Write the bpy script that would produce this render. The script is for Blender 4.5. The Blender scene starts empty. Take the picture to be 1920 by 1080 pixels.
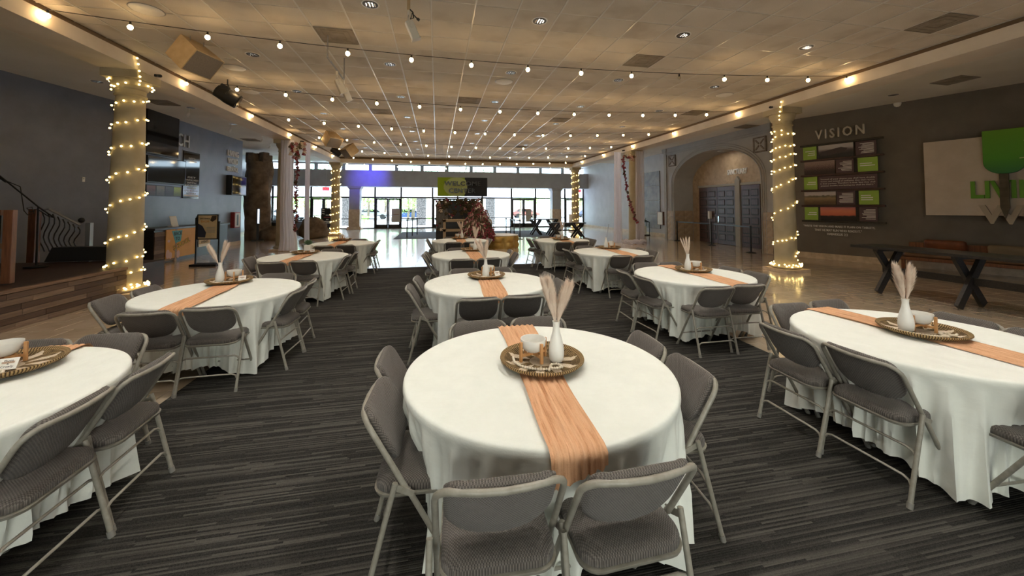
import bpy, bmesh, math, random
import numpy as np
from mathutils import Vector, Matrix
random.seed(7)
SC = bpy.context.scene
COL = SC.collection
PI = math.pi

# ---------------------------------------------------------------- camera, world, sun, exposure
F, CX, CY, EYE = 710.0, 960.0, 362.0, 1.71          # pixel focal length and principal point in the 1920x1080 frame
YAW, PIT = math.radians(11.2), math.radians(2.05)
cd = bpy.data.cameras.new('camera'); cam = bpy.data.objects.new('camera', cd); COL.objects.link(cam)
cam.location = (0, 0, EYE); cam.rotation_euler = (PI / 2 + PIT, 0, -YAW)
cd.sensor_fit = 'HORIZONTAL'; cd.sensor_width = 36.0; cd.lens = F / 1920 * 36.0
cd.shift_y = -(540 - CY) / 1920; cd.clip_start = 0.02; cd.clip_end = 400
SC.camera = cam
SC.view_settings.view_transform = 'Standard'; SC.view_settings.look = 'None'
SC.view_settings.gamma = 1.0; SC.view_settings.use_curve_mapping = False
SC.view_settings.exposure = 0.05
try: SC.cycles.max_bounces = 8; SC.cycles.glossy_bounces = 3; SC.cycles.transmission_bounces = 4
except Exception: pass
W = bpy.data.worlds.new('world'); SC.world = W; W.use_nodes = True
_bg = W.node_tree.nodes['Background']; _bg.inputs[0].default_value = (0.68, 0.83, 1.0, 1); _bg.inputs[1].default_value = 8.0
_s = bpy.data.lights.new('sun', 'SUN'); _s.energy = 20.0; _s.angle = 0.02; _s.color = (0.88, 0.94, 1.0)
sun = bpy.data.objects.new('sun', _s); COL.objects.link(sun); sun.rotation_euler = (math.radians(12), math.radians(38), 0)
CAN_POWER = {'near': 33.0, 'mid': 21.0, 'far': 10.0}   # watts of each recessed downlight; near rows boosted to brighten the foreground
BULB_EMIT = 70.0          # emission of the festoon bulbs

# pixel -> world helpers (a pixel gives a direction; the distance comes from the plane it lies on)
_fw = Vector((math.sin(YAW) * math.cos(PIT), math.cos(YAW) * math.cos(PIT), math.sin(PIT)))
_rt = Vector((math.cos(YAW), -math.sin(YAW), 0)); _up = _rt.cross(_fw)
def ray(u, v): return _fw + _rt * ((u - CX) / F) + _up * ((CY - v) / F)
def at_z(u, v, z): d = ray(u, v); return d * ((z - EYE) / d.z) + Vector((0, 0, EYE))
def at_x(u, v, x): d = ray(u, v); return d * (x / d.x) + Vector((0, 0, EYE))
def at_y(u, v, y): d = ray(u, v); return d * (y / d.y) + Vector((0, 0, EYE))
def project(p):
    d = Vector(p) - Vector((0, 0, EYE)); z = d.dot(_fw)
    return (CX + F * d.dot(_rt) / z, CY - F * d.dot(_up) / z, z)

# ---------------------------------------------------------------- materials
MATS = {}
class NT:
    def __init__(s, m): s.t = m.node_tree; s.n = s.t.nodes; s.l = s.t.links; s.b = s.n['Principled BSDF']
    def add(s, ty, **k):
        n = s.n.new('ShaderNode' + ty)
        for a, v in k.items(): setattr(n, a, v)
        return n
    def put(s, sock, v):
        if hasattr(v, 'node') or isinstance(v, bpy.types.NodeSocket): s.l.new(v, sock)
        elif isinstance(v, (tuple, list)) and len(v) == 3 and sock.type == 'RGBA': sock.default_value = (*v, 1)
        else: sock.default_value = v
    def co(s, kind='Object', scale=(1, 1, 1), rot=(0, 0, 0)):
        t = s.add('TexCoord'); mp = s.add('Mapping'); s.l.new(t.outputs[kind], mp.inputs[0])
        mp.inputs['Scale'].default_value = scale; mp.inputs['Rotation'].default_value = rot
        return mp.outputs[0]
    def math(s, op, a, b=None, c=None):
        n = s.add('Math', operation=op); s.put(n.inputs[0], a)
        if b is not None: s.put(n.inputs[1], b)
        if c is not None: s.put(n.inputs[2], c)
        return n.outputs[0]
    def noise(s, vec, scale=5, detail=3, rough=.55):
        n = s.add('TexNoise'); s.l.new(vec, n.inputs['Vector']); n.inputs['Scale'].default_value = scale
        n.inputs['Detail'].default_value = detail; n.inputs['Roughness'].default_value = rough; return n.outputs[0]
    def ramp(s, fac, *stops):
        r = s.add('ValToRGB'); s.l.new(fac, r.inputs[0]); e = r.color_ramp.elements
        while len(e) < len(stops): e.new(.5)
        for el, (p, c) in zip(e, stops): el.position = p; el.color = (*c, 1)
        return r.outputs[0]
    def mix(s, fac, a, b, mode='MIX'):
        n = s.add('Mix', data_type='RGBA', blend_type=mode); s.put(n.inputs[0], fac); s.put(n.inputs[6], a); s.put(n.inputs[7], b); return n.outputs[2]
    def bump(s, h, strength=.3, dist=.01):
        b = s.add('Bump'); b.inputs['Strength'].default_value = strength; b.inputs['Distance'].default_value = dist
        s.l.new(h, b.inputs['Height']); s.l.new(b.outputs[0], s.b.inputs['Normal'])
    def sep(s, vec): n = s.add('SeparateXYZ'); s.l.new(vec, n.inputs[0]); return n.outputs
def mat(name, col=(.8, .8, .8), rough=.5, metal=0., emit=None, es=1., spec=.5, build=None, alpha=None, trans=0., coat=0., sheen=0.):
    if name in MATS: return MATS[name]
    m = bpy.data.materials.new(name); m.use_nodes = True; t = NT(m); b = t.b
    b.inputs['Base Color'].default_value = (*col, 1); b.inputs['Roughness'].default_value = rough
    b.inputs['Metallic'].default_value = metal; b.inputs['Specular IOR Level'].default_value = spec
    b.inputs['Transmission Weight'].default_value = trans; b.inputs['Coat Weight'].default_value = coat
    b.inputs['Sheen Weight'].default_value = sheen
    if emit: b.inputs['Emission Color'].default_value = (*emit, 1); b.inputs['Emission Strength'].default_value = es
    if alpha is not None: b.inputs['Alpha'].default_value = alpha
    if build: build(t)
    MATS[name] = m; return m
def noisy(c1, c2, scale=6, bumpy=0., detail=3, stretch=(1, 1, 1), lo=.35, hi=.65, dist=.01):
    def f(t):
        v = t.co('Object', stretch); n = t.noise(v, scale, detail)
        t.l.new(t.ramp(n, (lo, c1), (hi, c2)), t.b.inputs['Base Color'])
        if bumpy: t.bump(n, bumpy, dist)
    return f
def per_object(c1, c2, scale=9, stretch=(1, 1, 1), jitter=.35, bumpy=.0):
    """noise colour whose tone also changes from piece to piece"""
    def f(t):
        oi = t.add('ObjectInfo'); v = t.co('Object', stretch); off = t.add('VectorMath', operation='ADD')
        t.l.new(v, off.inputs[0]); sc = t.math('MULTIPLY', oi.outputs['Random'], 37.0); cb = t.add('CombineXYZ')
        t.l.new(sc, cb.inputs[0]); t.l.new(sc, cb.inputs[1]); t.l.new(cb.outputs[0], off.inputs[1])
        n = t.noise(off.outputs[0], scale, 4); f2 = t.math('ADD', n, t.math('MULTIPLY', t.math('SUBTRACT', oi.outputs['Random'], .5), jitter))
        t.l.new(t.ramp(f2, (.3, c1), (.7, c2)), t.b.inputs['Base Color'])
        if bumpy: t.bump(n, bumpy)
    return f

def b_carpet(t):
    x, y, z = t.sep(t.co('Object'))
    row = t.math('FLOOR', t.math('MULTIPLY', y, 86.0)); wn = t.add('TexWhiteNoise', noise_dimensions='1D'); t.l.new(row, wn.inputs['W'])
    seg = t.math('FLOOR', t.math('MULTIPLY', t.math('ADD', x, t.math('MULTIPLY', wn.outputs[0], 3.0)), 1.7))
    cb = t.add('CombineXYZ'); t.l.new(row, cb.inputs[0]); t.l.new(seg, cb.inputs[1])
    w2 = t.add('TexWhiteNoise', noise_dimensions='2D'); t.l.new(cb.outputs[0], w2.inputs['Vector'])
    big = t.noise(t.co('Object', (1.2, 9, 1)), 1.4, 2)
    f = t.math('ADD', t.math('MULTIPLY', w2.outputs[0], .8), t.math('MULTIPLY', big, .35))
    fine = t.noise(t.co('Object'), 240, 2)
    c = t.ramp(f, (.18, (.0065, .006, .0055)), (.50, (.016, .015, .0135)), (.68, (.040, .037, .032)), (.97, (.098, .091, .080)))
    t.l.new(t.mix(.35, c, t.ramp(fine, (.3, (.008, .008, .008)), (.7, (.10, .095, .088)))), t.b.inputs['Base Color'])
    fr = t.math('FRACT', t.math('MULTIPLY', y, 86.0)); t.bump(t.math('ADD', t.math('PINGPONG', fr, .5), t.math('MULTIPLY', fine, .5)), .5, .006)
def b_weave(ax):
    def f(t):
        x, y, z = t.sep(t.co('Object')); a = x; b = (y if ax == 'y' else z)
        k = 470.0
        row = t.math('FLOOR', t.math('MULTIPLY', b, k / 3.0)); par = t.math('MODULO', t.math('ABSOLUTE', row), 2.0)
        s1 = t.math('SINE', t.math('ADD', t.math('MULTIPLY', a, k * 1.3), t.math('MULTIPLY', par, PI)))
        s2 = t.math('SINE', t.math('MULTIPLY', b, k * 2.09))
        h = t.math('ADD', t.math('MULTIPLY', s1, t.math('ABSOLUTE', s2)), t.math('MULTIPLY', t.noise(t.co('Object'), 60, 2), .6))
        t.l.new(t.ramp(t.math('MULTIPLY_ADD', h, .4, .45), (.1, (.038, .032, .028)), (.5, (.092, .079, .069)), (.9, (.200, .175, .155))), t.b.inputs['Base Color'])
        t.bump(h, .55, .004)
    return f
def b_cloth(t):
    v = t.co('Object'); n = t.noise(v, 7, 5, .62); n2 = t.noise(t.co('Object', (1, 1, .25)), 420, 1)
    t.l.new(t.ramp(n, (.3, (.77, .785, .725)), (.7, (.82, .835, .775))), t.b.inputs['Base Color'])
    w = t.noise(t.co('Object', (1, .35, 1), (0, 0, .6)), 13, 4, .5)
    t.bump(t.math('ADD', t.math('MULTIPLY', w, 1.0), t.math('MULTIPLY', n2, .04)), .30, .02)
def b_gauze(t):
    v = t.co('Object', (62, 2.6, 3)); n = t.noise(v, 1.5, 5); f = t.noise(t.co('Object', (1, .3, 1)), 300, 2)
    t.l.new(t.ramp(t.math('ADD', t.math('MULTIPLY', n, .8), t.math('MULTIPLY', f, .2)), (.28, (.50, .25, .125)), (.46, (.68, .385, .22)), (.75, (.80, .50, .31))), t.b.inputs['Base Color'])  # shade in the crinkle grooves is put into the colour
    t.bump(t.math('ADD', n, t.math('MULTIPLY', f, .3)), .6, .012)
def b_wicker(t):
    x, y, z = t.sep(t.co('Object'))
    r = t.math('SQRT', t.math('ADD', t.math('MULTIPLY', x, x), t.math('MULTIPLY', y, y))); a = t.math('ARCTAN2', y, x)
    coil = t.math('PINGPONG', t.math('MULTIPLY', r, 95.0), .5); stitch = t.math('SINE', t.math('MULTIPLY', a, 92.0))
    seg = t.math('ABSOLUTE', t.math('SUBTRACT', t.math('FRACT', t.math('MULTIPLY', a, 10 / (2 * PI))), .5))      # 0 in the leaf middle
    wid = t.math('MULTIPLY', t.math('MULTIPLY', t.math('SUBTRACT', r, .07), t.math('SUBTRACT', .222, r)), 44.0)
    leaf = t.math('GREATER_THAN', t.math('SUBTRACT', wid, t.math('ADD', seg, t.math('MULTIPLY', stitch, .02))), 0.0)
    mid = t.math('LESS_THAN', r, .075)
    white = t.math('MAXIMUM', leaf, t.math('MULTIPLY', mid, .55))
    dark = t.ramp(t.math('MULTIPLY_ADD', stitch, .25, t.math('ADD', t.noise(t.co('Object'), 30, 2), -.0)), (.2, (.05, .032, .016)), (.6, (.19, .125, .06)), (1., (.40, .27, .12)))
    rim = t.math('GREATER_THAN', r, .226)
    rimc = t.ramp(t.math('MULTIPLY_ADD', t.math('SINE', t.math('MULTIPLY', a, 110.0)), .5, .5), (.2, (.075, .045, .02)), (.7, (.40, .27, .13)))
    c = t.mix(white, dark, (.66, .55, .42)); c = t.mix(rim, c, rimc)
    t.l.new(c, t.b.inputs['Base Color']); t.bump(t.math('ADD', coil, t.math('MULTIPLY', stitch, .12)), .8, .006)
def b_plank(c1, c2, c3):
    def f(t):
        oi = t.add('ObjectInfo'); v = t.co('Object', (18, 1.2, 18)); off = t.add('VectorMath', operation='ADD'); t.l.new(v, off.inputs[0])
        cb = t.add('CombineXYZ'); k = t.math('MULTIPLY', oi.outputs['Random'], 91.0)
        for i in range(3): t.l.new(k, cb.inputs[i])
        t.l.new(cb.outputs[0], off.inputs[1]); n = t.noise(off.outputs[0], 1.4, 5, .65)
        base = t.ramp(oi.outputs['Random'], (.05, c1), (.5, c2), (.95, c3))
        t.l.new(t.mix(t.ramp(n, (.3, (.62,) * 3), (.7, (.05,) * 3)), base, (.035, .02, .014)), t.b.inputs['Base Color']); t.bump(n, .3, .004)
    return f
def b_ceil_tile(t):
    oi = t.add('ObjectInfo'); v = t.co('Object'); off = t.add('VectorMath', operation='ADD'); t.l.new(v, off.inputs[0])
    cb = t.add('CombineXYZ'); k = t.math('MULTIPLY', oi.outputs['Random'], 77.0); t.l.new(k, cb.inputs[0]); t.l.new(k, cb.inputs[1]); t.l.new(cb.outputs[0], off.inputs[1])
    fine = t.noise(off.outputs[0], 120, 3, .7); st = t.noise(off.outputs[0], 1.1, 3)
    c = t.ramp(st, (.32, (.50, .43, .35)), (.48, (.66, .595, .51)), (.7, (.72, .655, .57)))
    t.l.new(t.mix(.25, c, t.ramp(fine, (.35, (.30, .26, .22)), (.6, (.72, .68, .62)))), t.b.inputs['Base Color']); t.bump(fine, .35, .004)
def b_floor_tile(t):
    oi = t.add('ObjectInfo'); v = t.co('Object'); off = t.add('VectorMath', operation='ADD'); t.l.new(v, off.inputs[0])
    cb = t.add('CombineXYZ'); k = t.math('MULTIPLY', oi.outputs['Random'], 53.0); t.l.new(k, cb.inputs[0]); t.l.new(k, cb.inputs[1]); t.l.new(cb.outputs[0], off.inputs[1])
    n = t.noise(off.outputs[0], 3.2, 5, .6)
    t.l.new(t.ramp(t.math('ADD', n, t.math('MULTIPLY', t.math('SUBTRACT', oi.outputs['Random'], .5), .25)), (.25, (.46, .352, .243)), (.5, (.53, .412, .292)), (.75, (.58, .46, .338))), t.b.inputs['Base Color'])
    t.l.new(t.ramp(t.noise(off.outputs[0], 9, 3), (.3, (.20,) * 3), (.7, (.26,) * 3)), t.b.inputs['Roughness'])
def b_wall(c1, c2):
    def f(t):
        n = t.noise(t.co('Object'), 1.6, 5, .6); t.l.new(t.ramp(n, (.3, c1), (.7, c2)), t.b.inputs['Base Color']); t.bump(t.noise(t.co('Object'), 60, 4), .12, .006)
    return f
def b_brickstone(t):
    v = t.co('Object'); vo = t.add('TexVoronoi'); t.l.new(v, vo.inputs['Vector']); vo.inputs['Scale'].default_value = 3.2
    n = t.noise(v, 5, 5)
    t.l.new(t.mix(.22, t.ramp(n, (.3, (.36, .26, .165)), (.7, (.56, .43, .29))), t.ramp(vo.outputs['Color'], (.2, (.34, .25, .17)), (.8, (.60, .48, .34)))), t.b.inputs['Base Color']); t.bump(n, .3, .02)

m_carpet = mat('carpet_striped', rough=.95, spec=.1, build=b_carpet)
m_seat = mat('chair_fabric_seat', rough=.62, spec=.35, build=b_weave('y'), sheen=.15)
m_back = mat('chair_fabric_back', rough=.62, spec=.35, build=b_weave('z'), sheen=.15)
m_steel = mat('chair_paint', (.30, .285, .25), .38, spec=.5, build=noisy((.235, .218, .178), (.30, .28, .235), 30))
m_rubber = mat('grey_rubber', (.20, .19, .17), .7)
m_cloth = mat('tablecloth_cotton', rough=.9, spec=.15, build=b_cloth)
m_gauze = mat('peach_gauze', rough=.95, spec=.05, build=b_gauze)
m_wicker = mat('woven_seagrass', rough=.8, spec=.15, build=b_wicker)
m_ceramic = mat('white_ceramic', (.86, .845, .79), .35, build=noisy((.84, .825, .77), (.89, .875, .82), 12))
m_stand = mat('bamboo_stand', rough=.5, build=noisy((.50, .235, .085), (.66, .36, .15), 4, stretch=(9, 9, 1)))
m_bead = mat('wood_bead', rough=.6, build=noisy((.80, .70, .55), (.90, .82, .68), 30))
m_pampas = mat('pampas_plume', (.75, .6, .46), .9, spec=.05, build=noisy((.80, .64, .52), (.92, .80, .68), 14))
m_card = mat('card_paper', (.86, .83, .76), .8)
m_ink = mat('black_ink', (.02, .02, .02), .7)
m_white = mat('white_paint', (.80, .77, .72), .6, build=noisy((.77, .74, .69), (.83, .80, .75), 3))
m_column = mat('column_plaster', rough=.75, build=noisy((.40, .34, .22), (.48, .41, .28), 2.5, .05))
m_ceil = mat('soffit_paint', rough=.85, build=noisy((.70, .66, .58), (.77, .73, .65), .9))
m_fascia = mat('fascia_paint', (.70, .62, .52), .7, build=noisy((.67, .59, .49), (.74, .66, .56), 2))
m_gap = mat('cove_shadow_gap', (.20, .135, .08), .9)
m_tile = mat('acoustic_tile', rough=.95, spec=.1, build=b_ceil_tile)
m_grid = mat('ceiling_grid_metal', (.66, .63, .58), .28, spec=.8)
m_ftile = mat('polished_floor_tile', rough=.2, spec=.7, build=b_floor_tile, coat=.8)
m_ftile.node_tree.nodes['Principled BSDF'].inputs['Coat Roughness'].default_value = .11
m_grout = mat('grout', (.31, .25, .185), .5)
m_wall_l = mat('wall_paint_slate', rough=.36, build=b_wall((.142, .155, .194), (.19, .207, .26)))
m_wall_r = mat('wall_paint_taupe', rough=.7, build=b_wall((.135, .113, .088), (.178, .150, .120)))
m_wall_s = mat('wall_paint_grey', rough=.75, build=b_wall((.36, .35, .335), (.42, .41, .395)))
m_wall_b = mat('wall_paint_bluegrey', rough=.6, build=b_wall((.30, .305, .31), (.35, .355, .36)))
m_stone = mat('travertine', rough=.55, build=b_brickstone)
m_base = mat('stone_skirting', rough=.35, build=noisy((.52, .40, .275), (.68, .55, .41), 6))
m_black = mat('black_paint', (.012, .012, .013), .45)
m_gloss = mat('black_gloss', (.008, .008, .010), .06, spec=.6)
m_bwood = mat('black_stained_wood', rough=.4, build=noisy((.008, .007, .006), (.028, .022, .018), 5, .1, stretch=(8, 8, 8)))
m_door = mat('mahogany_door', rough=.36, build=noisy((.060, .030, .030), (.11, .058, .052), 5, stretch=(8, 8, .8)))
m_frame = mat('bronze_aluminium', (.020, .018, .016), .4, metal=.3)
m_chrome = mat('chrome', (.72, .72, .72), .18, metal=1.)
m_greymetal = mat('grey_metal', (.35, .35, .35), .4, metal=.6)
m_rubberwire = mat('black_cable', (.012, .010, .009), .6)
m_bulb = mat('lit_filament_bulb', (1, .8, .5), .3, emit=(1.0, .66, .30), es=BULB_EMIT)
m_bulb_off = mat('unlit_bulb', (.5, .42, .30), .1)
m_fairy = mat('lit_fairy_bulb', (1, .8, .4), .3, emit=(1.0, .72, .26), es=7.5)
m_wire = mat('thin_copper_wire', (.45, .36, .16), .5)
m_speaker = mat('tan_cabinet', rough=.7, build=noisy((.50, .36, .20), (.58, .43, .25), 6))
m_grille = mat('speaker_grille', rough=.8, build=noisy((.17, .145, .12), (.25, .215, .18), 120))
m_vent = mat('dusty_diffuser', rough=.8, build=noisy((.22, .185, .14), (.30, .25, .20), 5))
def b_sheer(t):
    o = [n for n in t.n if n.type == 'OUTPUT_MATERIAL'][0]; tl = t.add('BsdfTranslucent'); tl.inputs[0].default_value = (.93, .90, .95, 1); mx = t.add('MixShader'); mx.inputs[0].default_value = .62
    t.l.new(t.b.outputs[0], mx.inputs[1]); t.l.new(tl.outputs[0], mx.inputs[2]); t.l.new(mx.outputs[0], o.inputs[0])
m_sheer = mat('sheer_voile', (.93, .91, .94), .9, spec=.1, build=b_sheer)
m_flower_r = mat('burgundy_petals', rough=.8, build=noisy((.10, .010, .02), (.34, .05, .07), 20))
m_flower_p = mat('dusty_pink_petals', rough=.8, build=noisy((.26, .09, .11), (.46, .25, .22), 20))
m_flower_w = mat('cream_petals', rough=.8, build=noisy((.58, .46, .36), (.76, .66, .54), 20))
m_leaf_d = mat('dark_dried_leaf', rough=.85, build=noisy((.035, .028, .012), (.12, .085, .04), 20))
m_leaf = mat('succulent_leaf', rough=.6, build=noisy((.04, .085, .035), (.11, .17, .08), 10))
m_tree = mat('sunlit_leaf', rough=.8, build=noisy((.22, .42, .08), (.48, .66, .22), 3))
m_bark = mat('bark', rough=.9, build=noisy((.12, .09, .06), (.24, .18, .13), 8))
m_rock = mat('faux_rock', rough=.9, build=noisy((.10, .07, .045), (.25, .18, .12), 2.2, .7, dist=.06))
m_stage = mat('stage_plank', rough=.7, build=b_plank((.10, .055, .035), (.22, .14, .092), (.36, .25, .175)))
m_stagetop = mat('stage_top_wood', rough=.5, build=noisy((.022, .009, .006), (.05, .022, .014), 3, stretch=(6, .6, 1)))
m_edge = mat('stage_edge_wood', rough=.6, build=noisy((.15, .085, .05), (.25, .15, .095), 5, stretch=(9, .6, 9)))
m_brown = mat('brown_varnished_wood', rough=.4, build=noisy((.13, .045, .018), (.22, .085, .035), 4, stretch=(8, 8, .8)))
m_oak = mat('weathered_oak', rough=.7, build=noisy((.30, .22, .14), (.46, .35, .235), 5, stretch=(8, .8, 8)))
m_lime = mat('lime_panel', (.30, .47, .06), .5, build=noisy((.28, .44, .055), (.33, .51, .075), 2))
m_textw = mat('white_lettering', (.80, .78, .74), .6)
m_concrete = mat('sunlit_concrete', (.62, .65, .69), .9, build=noisy((.56, .59, .63), (.66, .69, .73), .6))
m_asphalt = mat('asphalt', (.22, .22, .23), .9, build=noisy((.19, .19, .20), (.27, .27, .28), 1.5))
def b_glass(t, tint=(.94, .97, .96)):
    o = [n for n in t.n if n.type == 'OUTPUT_MATERIAL'][0]
    tr = t.add('BsdfTransparent'); gl = t.add('BsdfGlossy'); gl.inputs['Roughness'].default_value = .02
    lw = t.add('LayerWeight'); lw.inputs[0].default_value = .12; mx = t.add('MixShader')
    tr.inputs[0].default_value = (*tint, 1)
    t.l.new(t.math('MULTIPLY', lw.outputs['Fresnel'], .7), mx.inputs[0]); t.l.new(tr.outputs[0], mx.inputs[1]); t.l.new(gl.outputs[0], mx.inputs[2]); t.l.new(mx.outputs[0], o.inputs[0])
m_glass = mat('window_glass', build=b_glass)
m_glass_fill = mat('warm_fill_glass', build=lambda t: b_glass(t, (.97, .89, .77)))  # tint added to warm the daylight fill from behind the camera
def b_film(t):
    o = [n for n in t.n if n.type == 'OUTPUT_MATERIAL'][0]; tl = t.add('BsdfTranslucent'); tr = t.add('BsdfTransparent'); mx = t.add('MixShader'); mx.inputs[0].default_value = .35
    n = t.noise(t.co('Object', (1, 1, 3)), 3, 4); t.l.new(t.ramp(n, (.3, (.66, .64, .68)), (.7, (.80, .79, .82))), tl.inputs[0]); t.l.new(tl.outputs[0], mx.inputs[1]); t.l.new(tr.outputs[0], mx.inputs[2]); t.l.new(mx.outputs[0], o.inputs[0])
m_film = mat('frosted_window_film', build=b_film)
def flat(name, col, rough=.6, **k): return mat(name, col, rough, **k)

# ---------------------------------------------------------------- mesh building
class MB:
    """collects shapes and builds ONE mesh object"""
    def __init__(s): s.v = []; s.f = []
    def raw(s, vs, fs):
        o = len(s.v); s.v += [tuple(p) for p in vs]; s.f += [tuple(i + o for i in f) for f in fs]; return s
    def box(s, cx, cy, cz, sx, sy, sz, rz=0., M=None):
        c, n = math.cos(rz), math.sin(rz); P = []
        for k in (-.5, .5):
            for x, y in ((-.5, -.5), (.5, -.5), (.5, .5), (-.5, .5)):
                a, b = x * sx, y * sy; p = Vector((cx + a * c - b * n, cy + a * n + b * c, cz + k * sz)); P.append(M @ p if M else p)
        return s.raw(P, [(3, 2, 1, 0), (4, 5, 6, 7), (0, 1, 5, 4), (1, 2, 6, 5), (2, 3, 7, 6), (3, 0, 4, 7)])
    def bar(s, a, b, w, d=None, up=(0, 0, 1)):
        a, b = Vector(a), Vector(b); d = w if d is None else d; ax = (b - a).normalized(); u = Vector(up)
        if abs(ax.dot(u)) > .98: u = Vector((0, 1, 0))
        sx = ax.cross(u).normalized(); sy = sx.cross(ax).normalized(); P = []
        for p in (a, b):
            for i, j in ((-1, -1), (1, -1), (1, 1), (-1, 1)): P.append(p + sx * (w / 2 * i) + sy * (d / 2 * j))
        return s.raw(P, [(3, 2, 1, 0), (4, 5, 6, 7), (0, 1, 5, 4), (1, 2, 6, 5), (2, 3, 7, 6), (3, 0, 4, 7)])
    def tube(s, pts, r, n=8, cap=True, closed=False):
        pts = [Vector(p) for p in pts]; R = r if isinstance(r, (list, tuple)) else [r] * len(pts); rings = []; prev = None
        for i, p in enumerate(pts):
            a = pts[i - 1] if (i or closed) else p; b = pts[(i + 1) % len(pts)] if (i < len(pts) - 1 or closed) else p
            t = (b - a).normalized()
            if prev is None:
                u = Vector((0, 0, 1)) if abs(t.z) < .9 else Vector((1, 0, 0)); prev = t.cross(u).normalized()
            x = (prev - t * prev.dot(t)).normalized(); y = t.cross(x); prev = x
            rings.append([p + (x * math.cos(2 * PI * k / n) + y * math.sin(2 * PI * k / n)) * R[i] for k in range(n)])
        o = [q for g in rings for q in g]; fs = []
        m = len(rings)
        for i in range(m if closed else m - 1):
            j = (i + 1) % m
            for k in range(n): fs.append((i * n + k, i * n + (k + 1) % n, j * n + (k + 1) % n, j * n + k))
        if cap and not closed: fs += [tuple(range(n - 1, -1, -1)), tuple(range((m - 1) * n, m * n))]
        return s.raw(o, fs)
    def lathe(s, prof, n=24, c=(0, 0, 0), cap=True):
        P = []; fs = []
        for r, z in prof:
            for k in range(n): a = 2 * PI * k / n; P.append((c[0] + r * math.cos(a), c[1] + r * math.sin(a), c[2] + z))
        for i in range(len(prof) - 1):
            for k in range(n): fs.append((i * n + k, i * n + (k + 1) % n, (i + 1) * n + (k + 1) % n, (i + 1) * n + k))
        if cap: fs += [tuple(range(n - 1, -1, -1)), tuple(range((len(prof) - 1) * n, len(prof) * n))]
        return s.raw(P, fs)
    def ball(s, c, r, n=8, m=6, sc=(1, 1, 1)):
        prof = [(max(1e-4, math.sin(PI * i / m)) * r, -math.cos(PI * i / m) * r) for i in range(m + 1)]; P = []; fs = []
        for q, z in prof:
            for k in range(n): a = 2 * PI * k / n; P.append((c[0] + q * math.cos(a) * sc[0], c[1] + q * math.sin(a) * sc[1], c[2] + z * sc[2]))
        for i in range(m):
            for k in range(n): fs.append((i * n + k, i * n + (k + 1) % n, (i + 1) * n + (k + 1) % n, (i + 1) * n + k))
        return s.raw(P, fs)
    def prism(s, poly, z0, z1, M=None):
        """poly in local x,y counter-clockwise, extruded z0..z1"""
        n = len(poly); P = [(x, y, z0) for x, y in poly] + [(x, y, z1) for x, y in poly]
        if M: P = [M @ Vector(p) for p in P]
        return s.raw(P, [tuple(range(n - 1, -1, -1)), tuple(range(n, 2 * n))] + [(i, (i + 1) % n, n + (i + 1) % n, n + i) for i in range(n)])
    def grid(s, fn, nu, nv, wrap=False):
        P = [fn(i, j) for j in range(nv) for i in range(nu)]; fs = []
        for j in range(nv - 1):
            for i in range(nu if wrap else nu - 1): k = (i + 1) % nu; fs.append((j * nu + i, j * nu + k, (j + 1) * nu + k, (j + 1) * nu + i))
        return s.raw(P, fs)
    def mesh(s, name, m, smooth=False, bevel=0.):
        me = bpy.data.meshes.new(name); me.from_pydata(s.v, [], s.f); me.materials.append(m)
        if smooth or bevel:
            b = bmesh.new(); b.from_mesh(me)
            if bevel:
                bmesh.ops.bevel(b, geom=b.edges[:], offset=bevel, segments=2, profile=.6, affect='EDGES', clamp_overlap=True)
            b.to_mesh(me); b.free()
        if smooth:
            me.polygons.foreach_set('use_smooth', [True] * len(me.polygons))
            try: me.set_sharp_from_angle(angle=math.radians(smooth if smooth is not True else 50))
            except Exception: pass
        me.update(); return me
    def build(s, name, m, parent=None, smooth=False, bevel=0., loc=None, solid=0.):
        o = bpy.data.objects.new(name, s.mesh(name, m, smooth, bevel)); COL.objects.link(o)
        if parent: o.parent = parent
        if loc is not None: o.location = loc
        if solid:
            md = o.modifiers.new('thick', 'SOLIDIFY'); md.thickness = solid; md.offset = -1
        return o
def place(me, name, parent=None, loc=(0, 0, 0), rot=(0, 0, 0), scale=None):
    o = bpy.data.objects.new(name, me); COL.objects.link(o)
    if parent: o.parent = parent
    o.location = loc; o.rotation_euler = rot
    if scale is not None: o.scale = scale if hasattr(scale, '__len__') else (scale,) * 3
    return o
def tag(o, label, cat, group=None):
    o['label'] = label; o['category'] = cat
    if group: o['group'] = group
    return o
def thing(name, label, cat, loc=(0, 0, 0), rz=0., group=None, mw=None):
    o = bpy.data.objects.new(name, None); COL.objects.link(o); o.empty_display_size = .1
    if mw is not None: o.matrix_world = mw
    else: o.location = loc; o.rotation_euler = (0, 0, rz)
    return tag(o, label, cat, group)
def struct(o): o['kind'] = 'structure'; return o
def stuff(o): o['kind'] = 'stuff'; return o
def copy_tree(o, parent=None):
    c = o.copy(); COL.objects.link(c); c.parent = parent
    for ch in o.children: copy_tree(ch, c)
    return c
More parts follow.
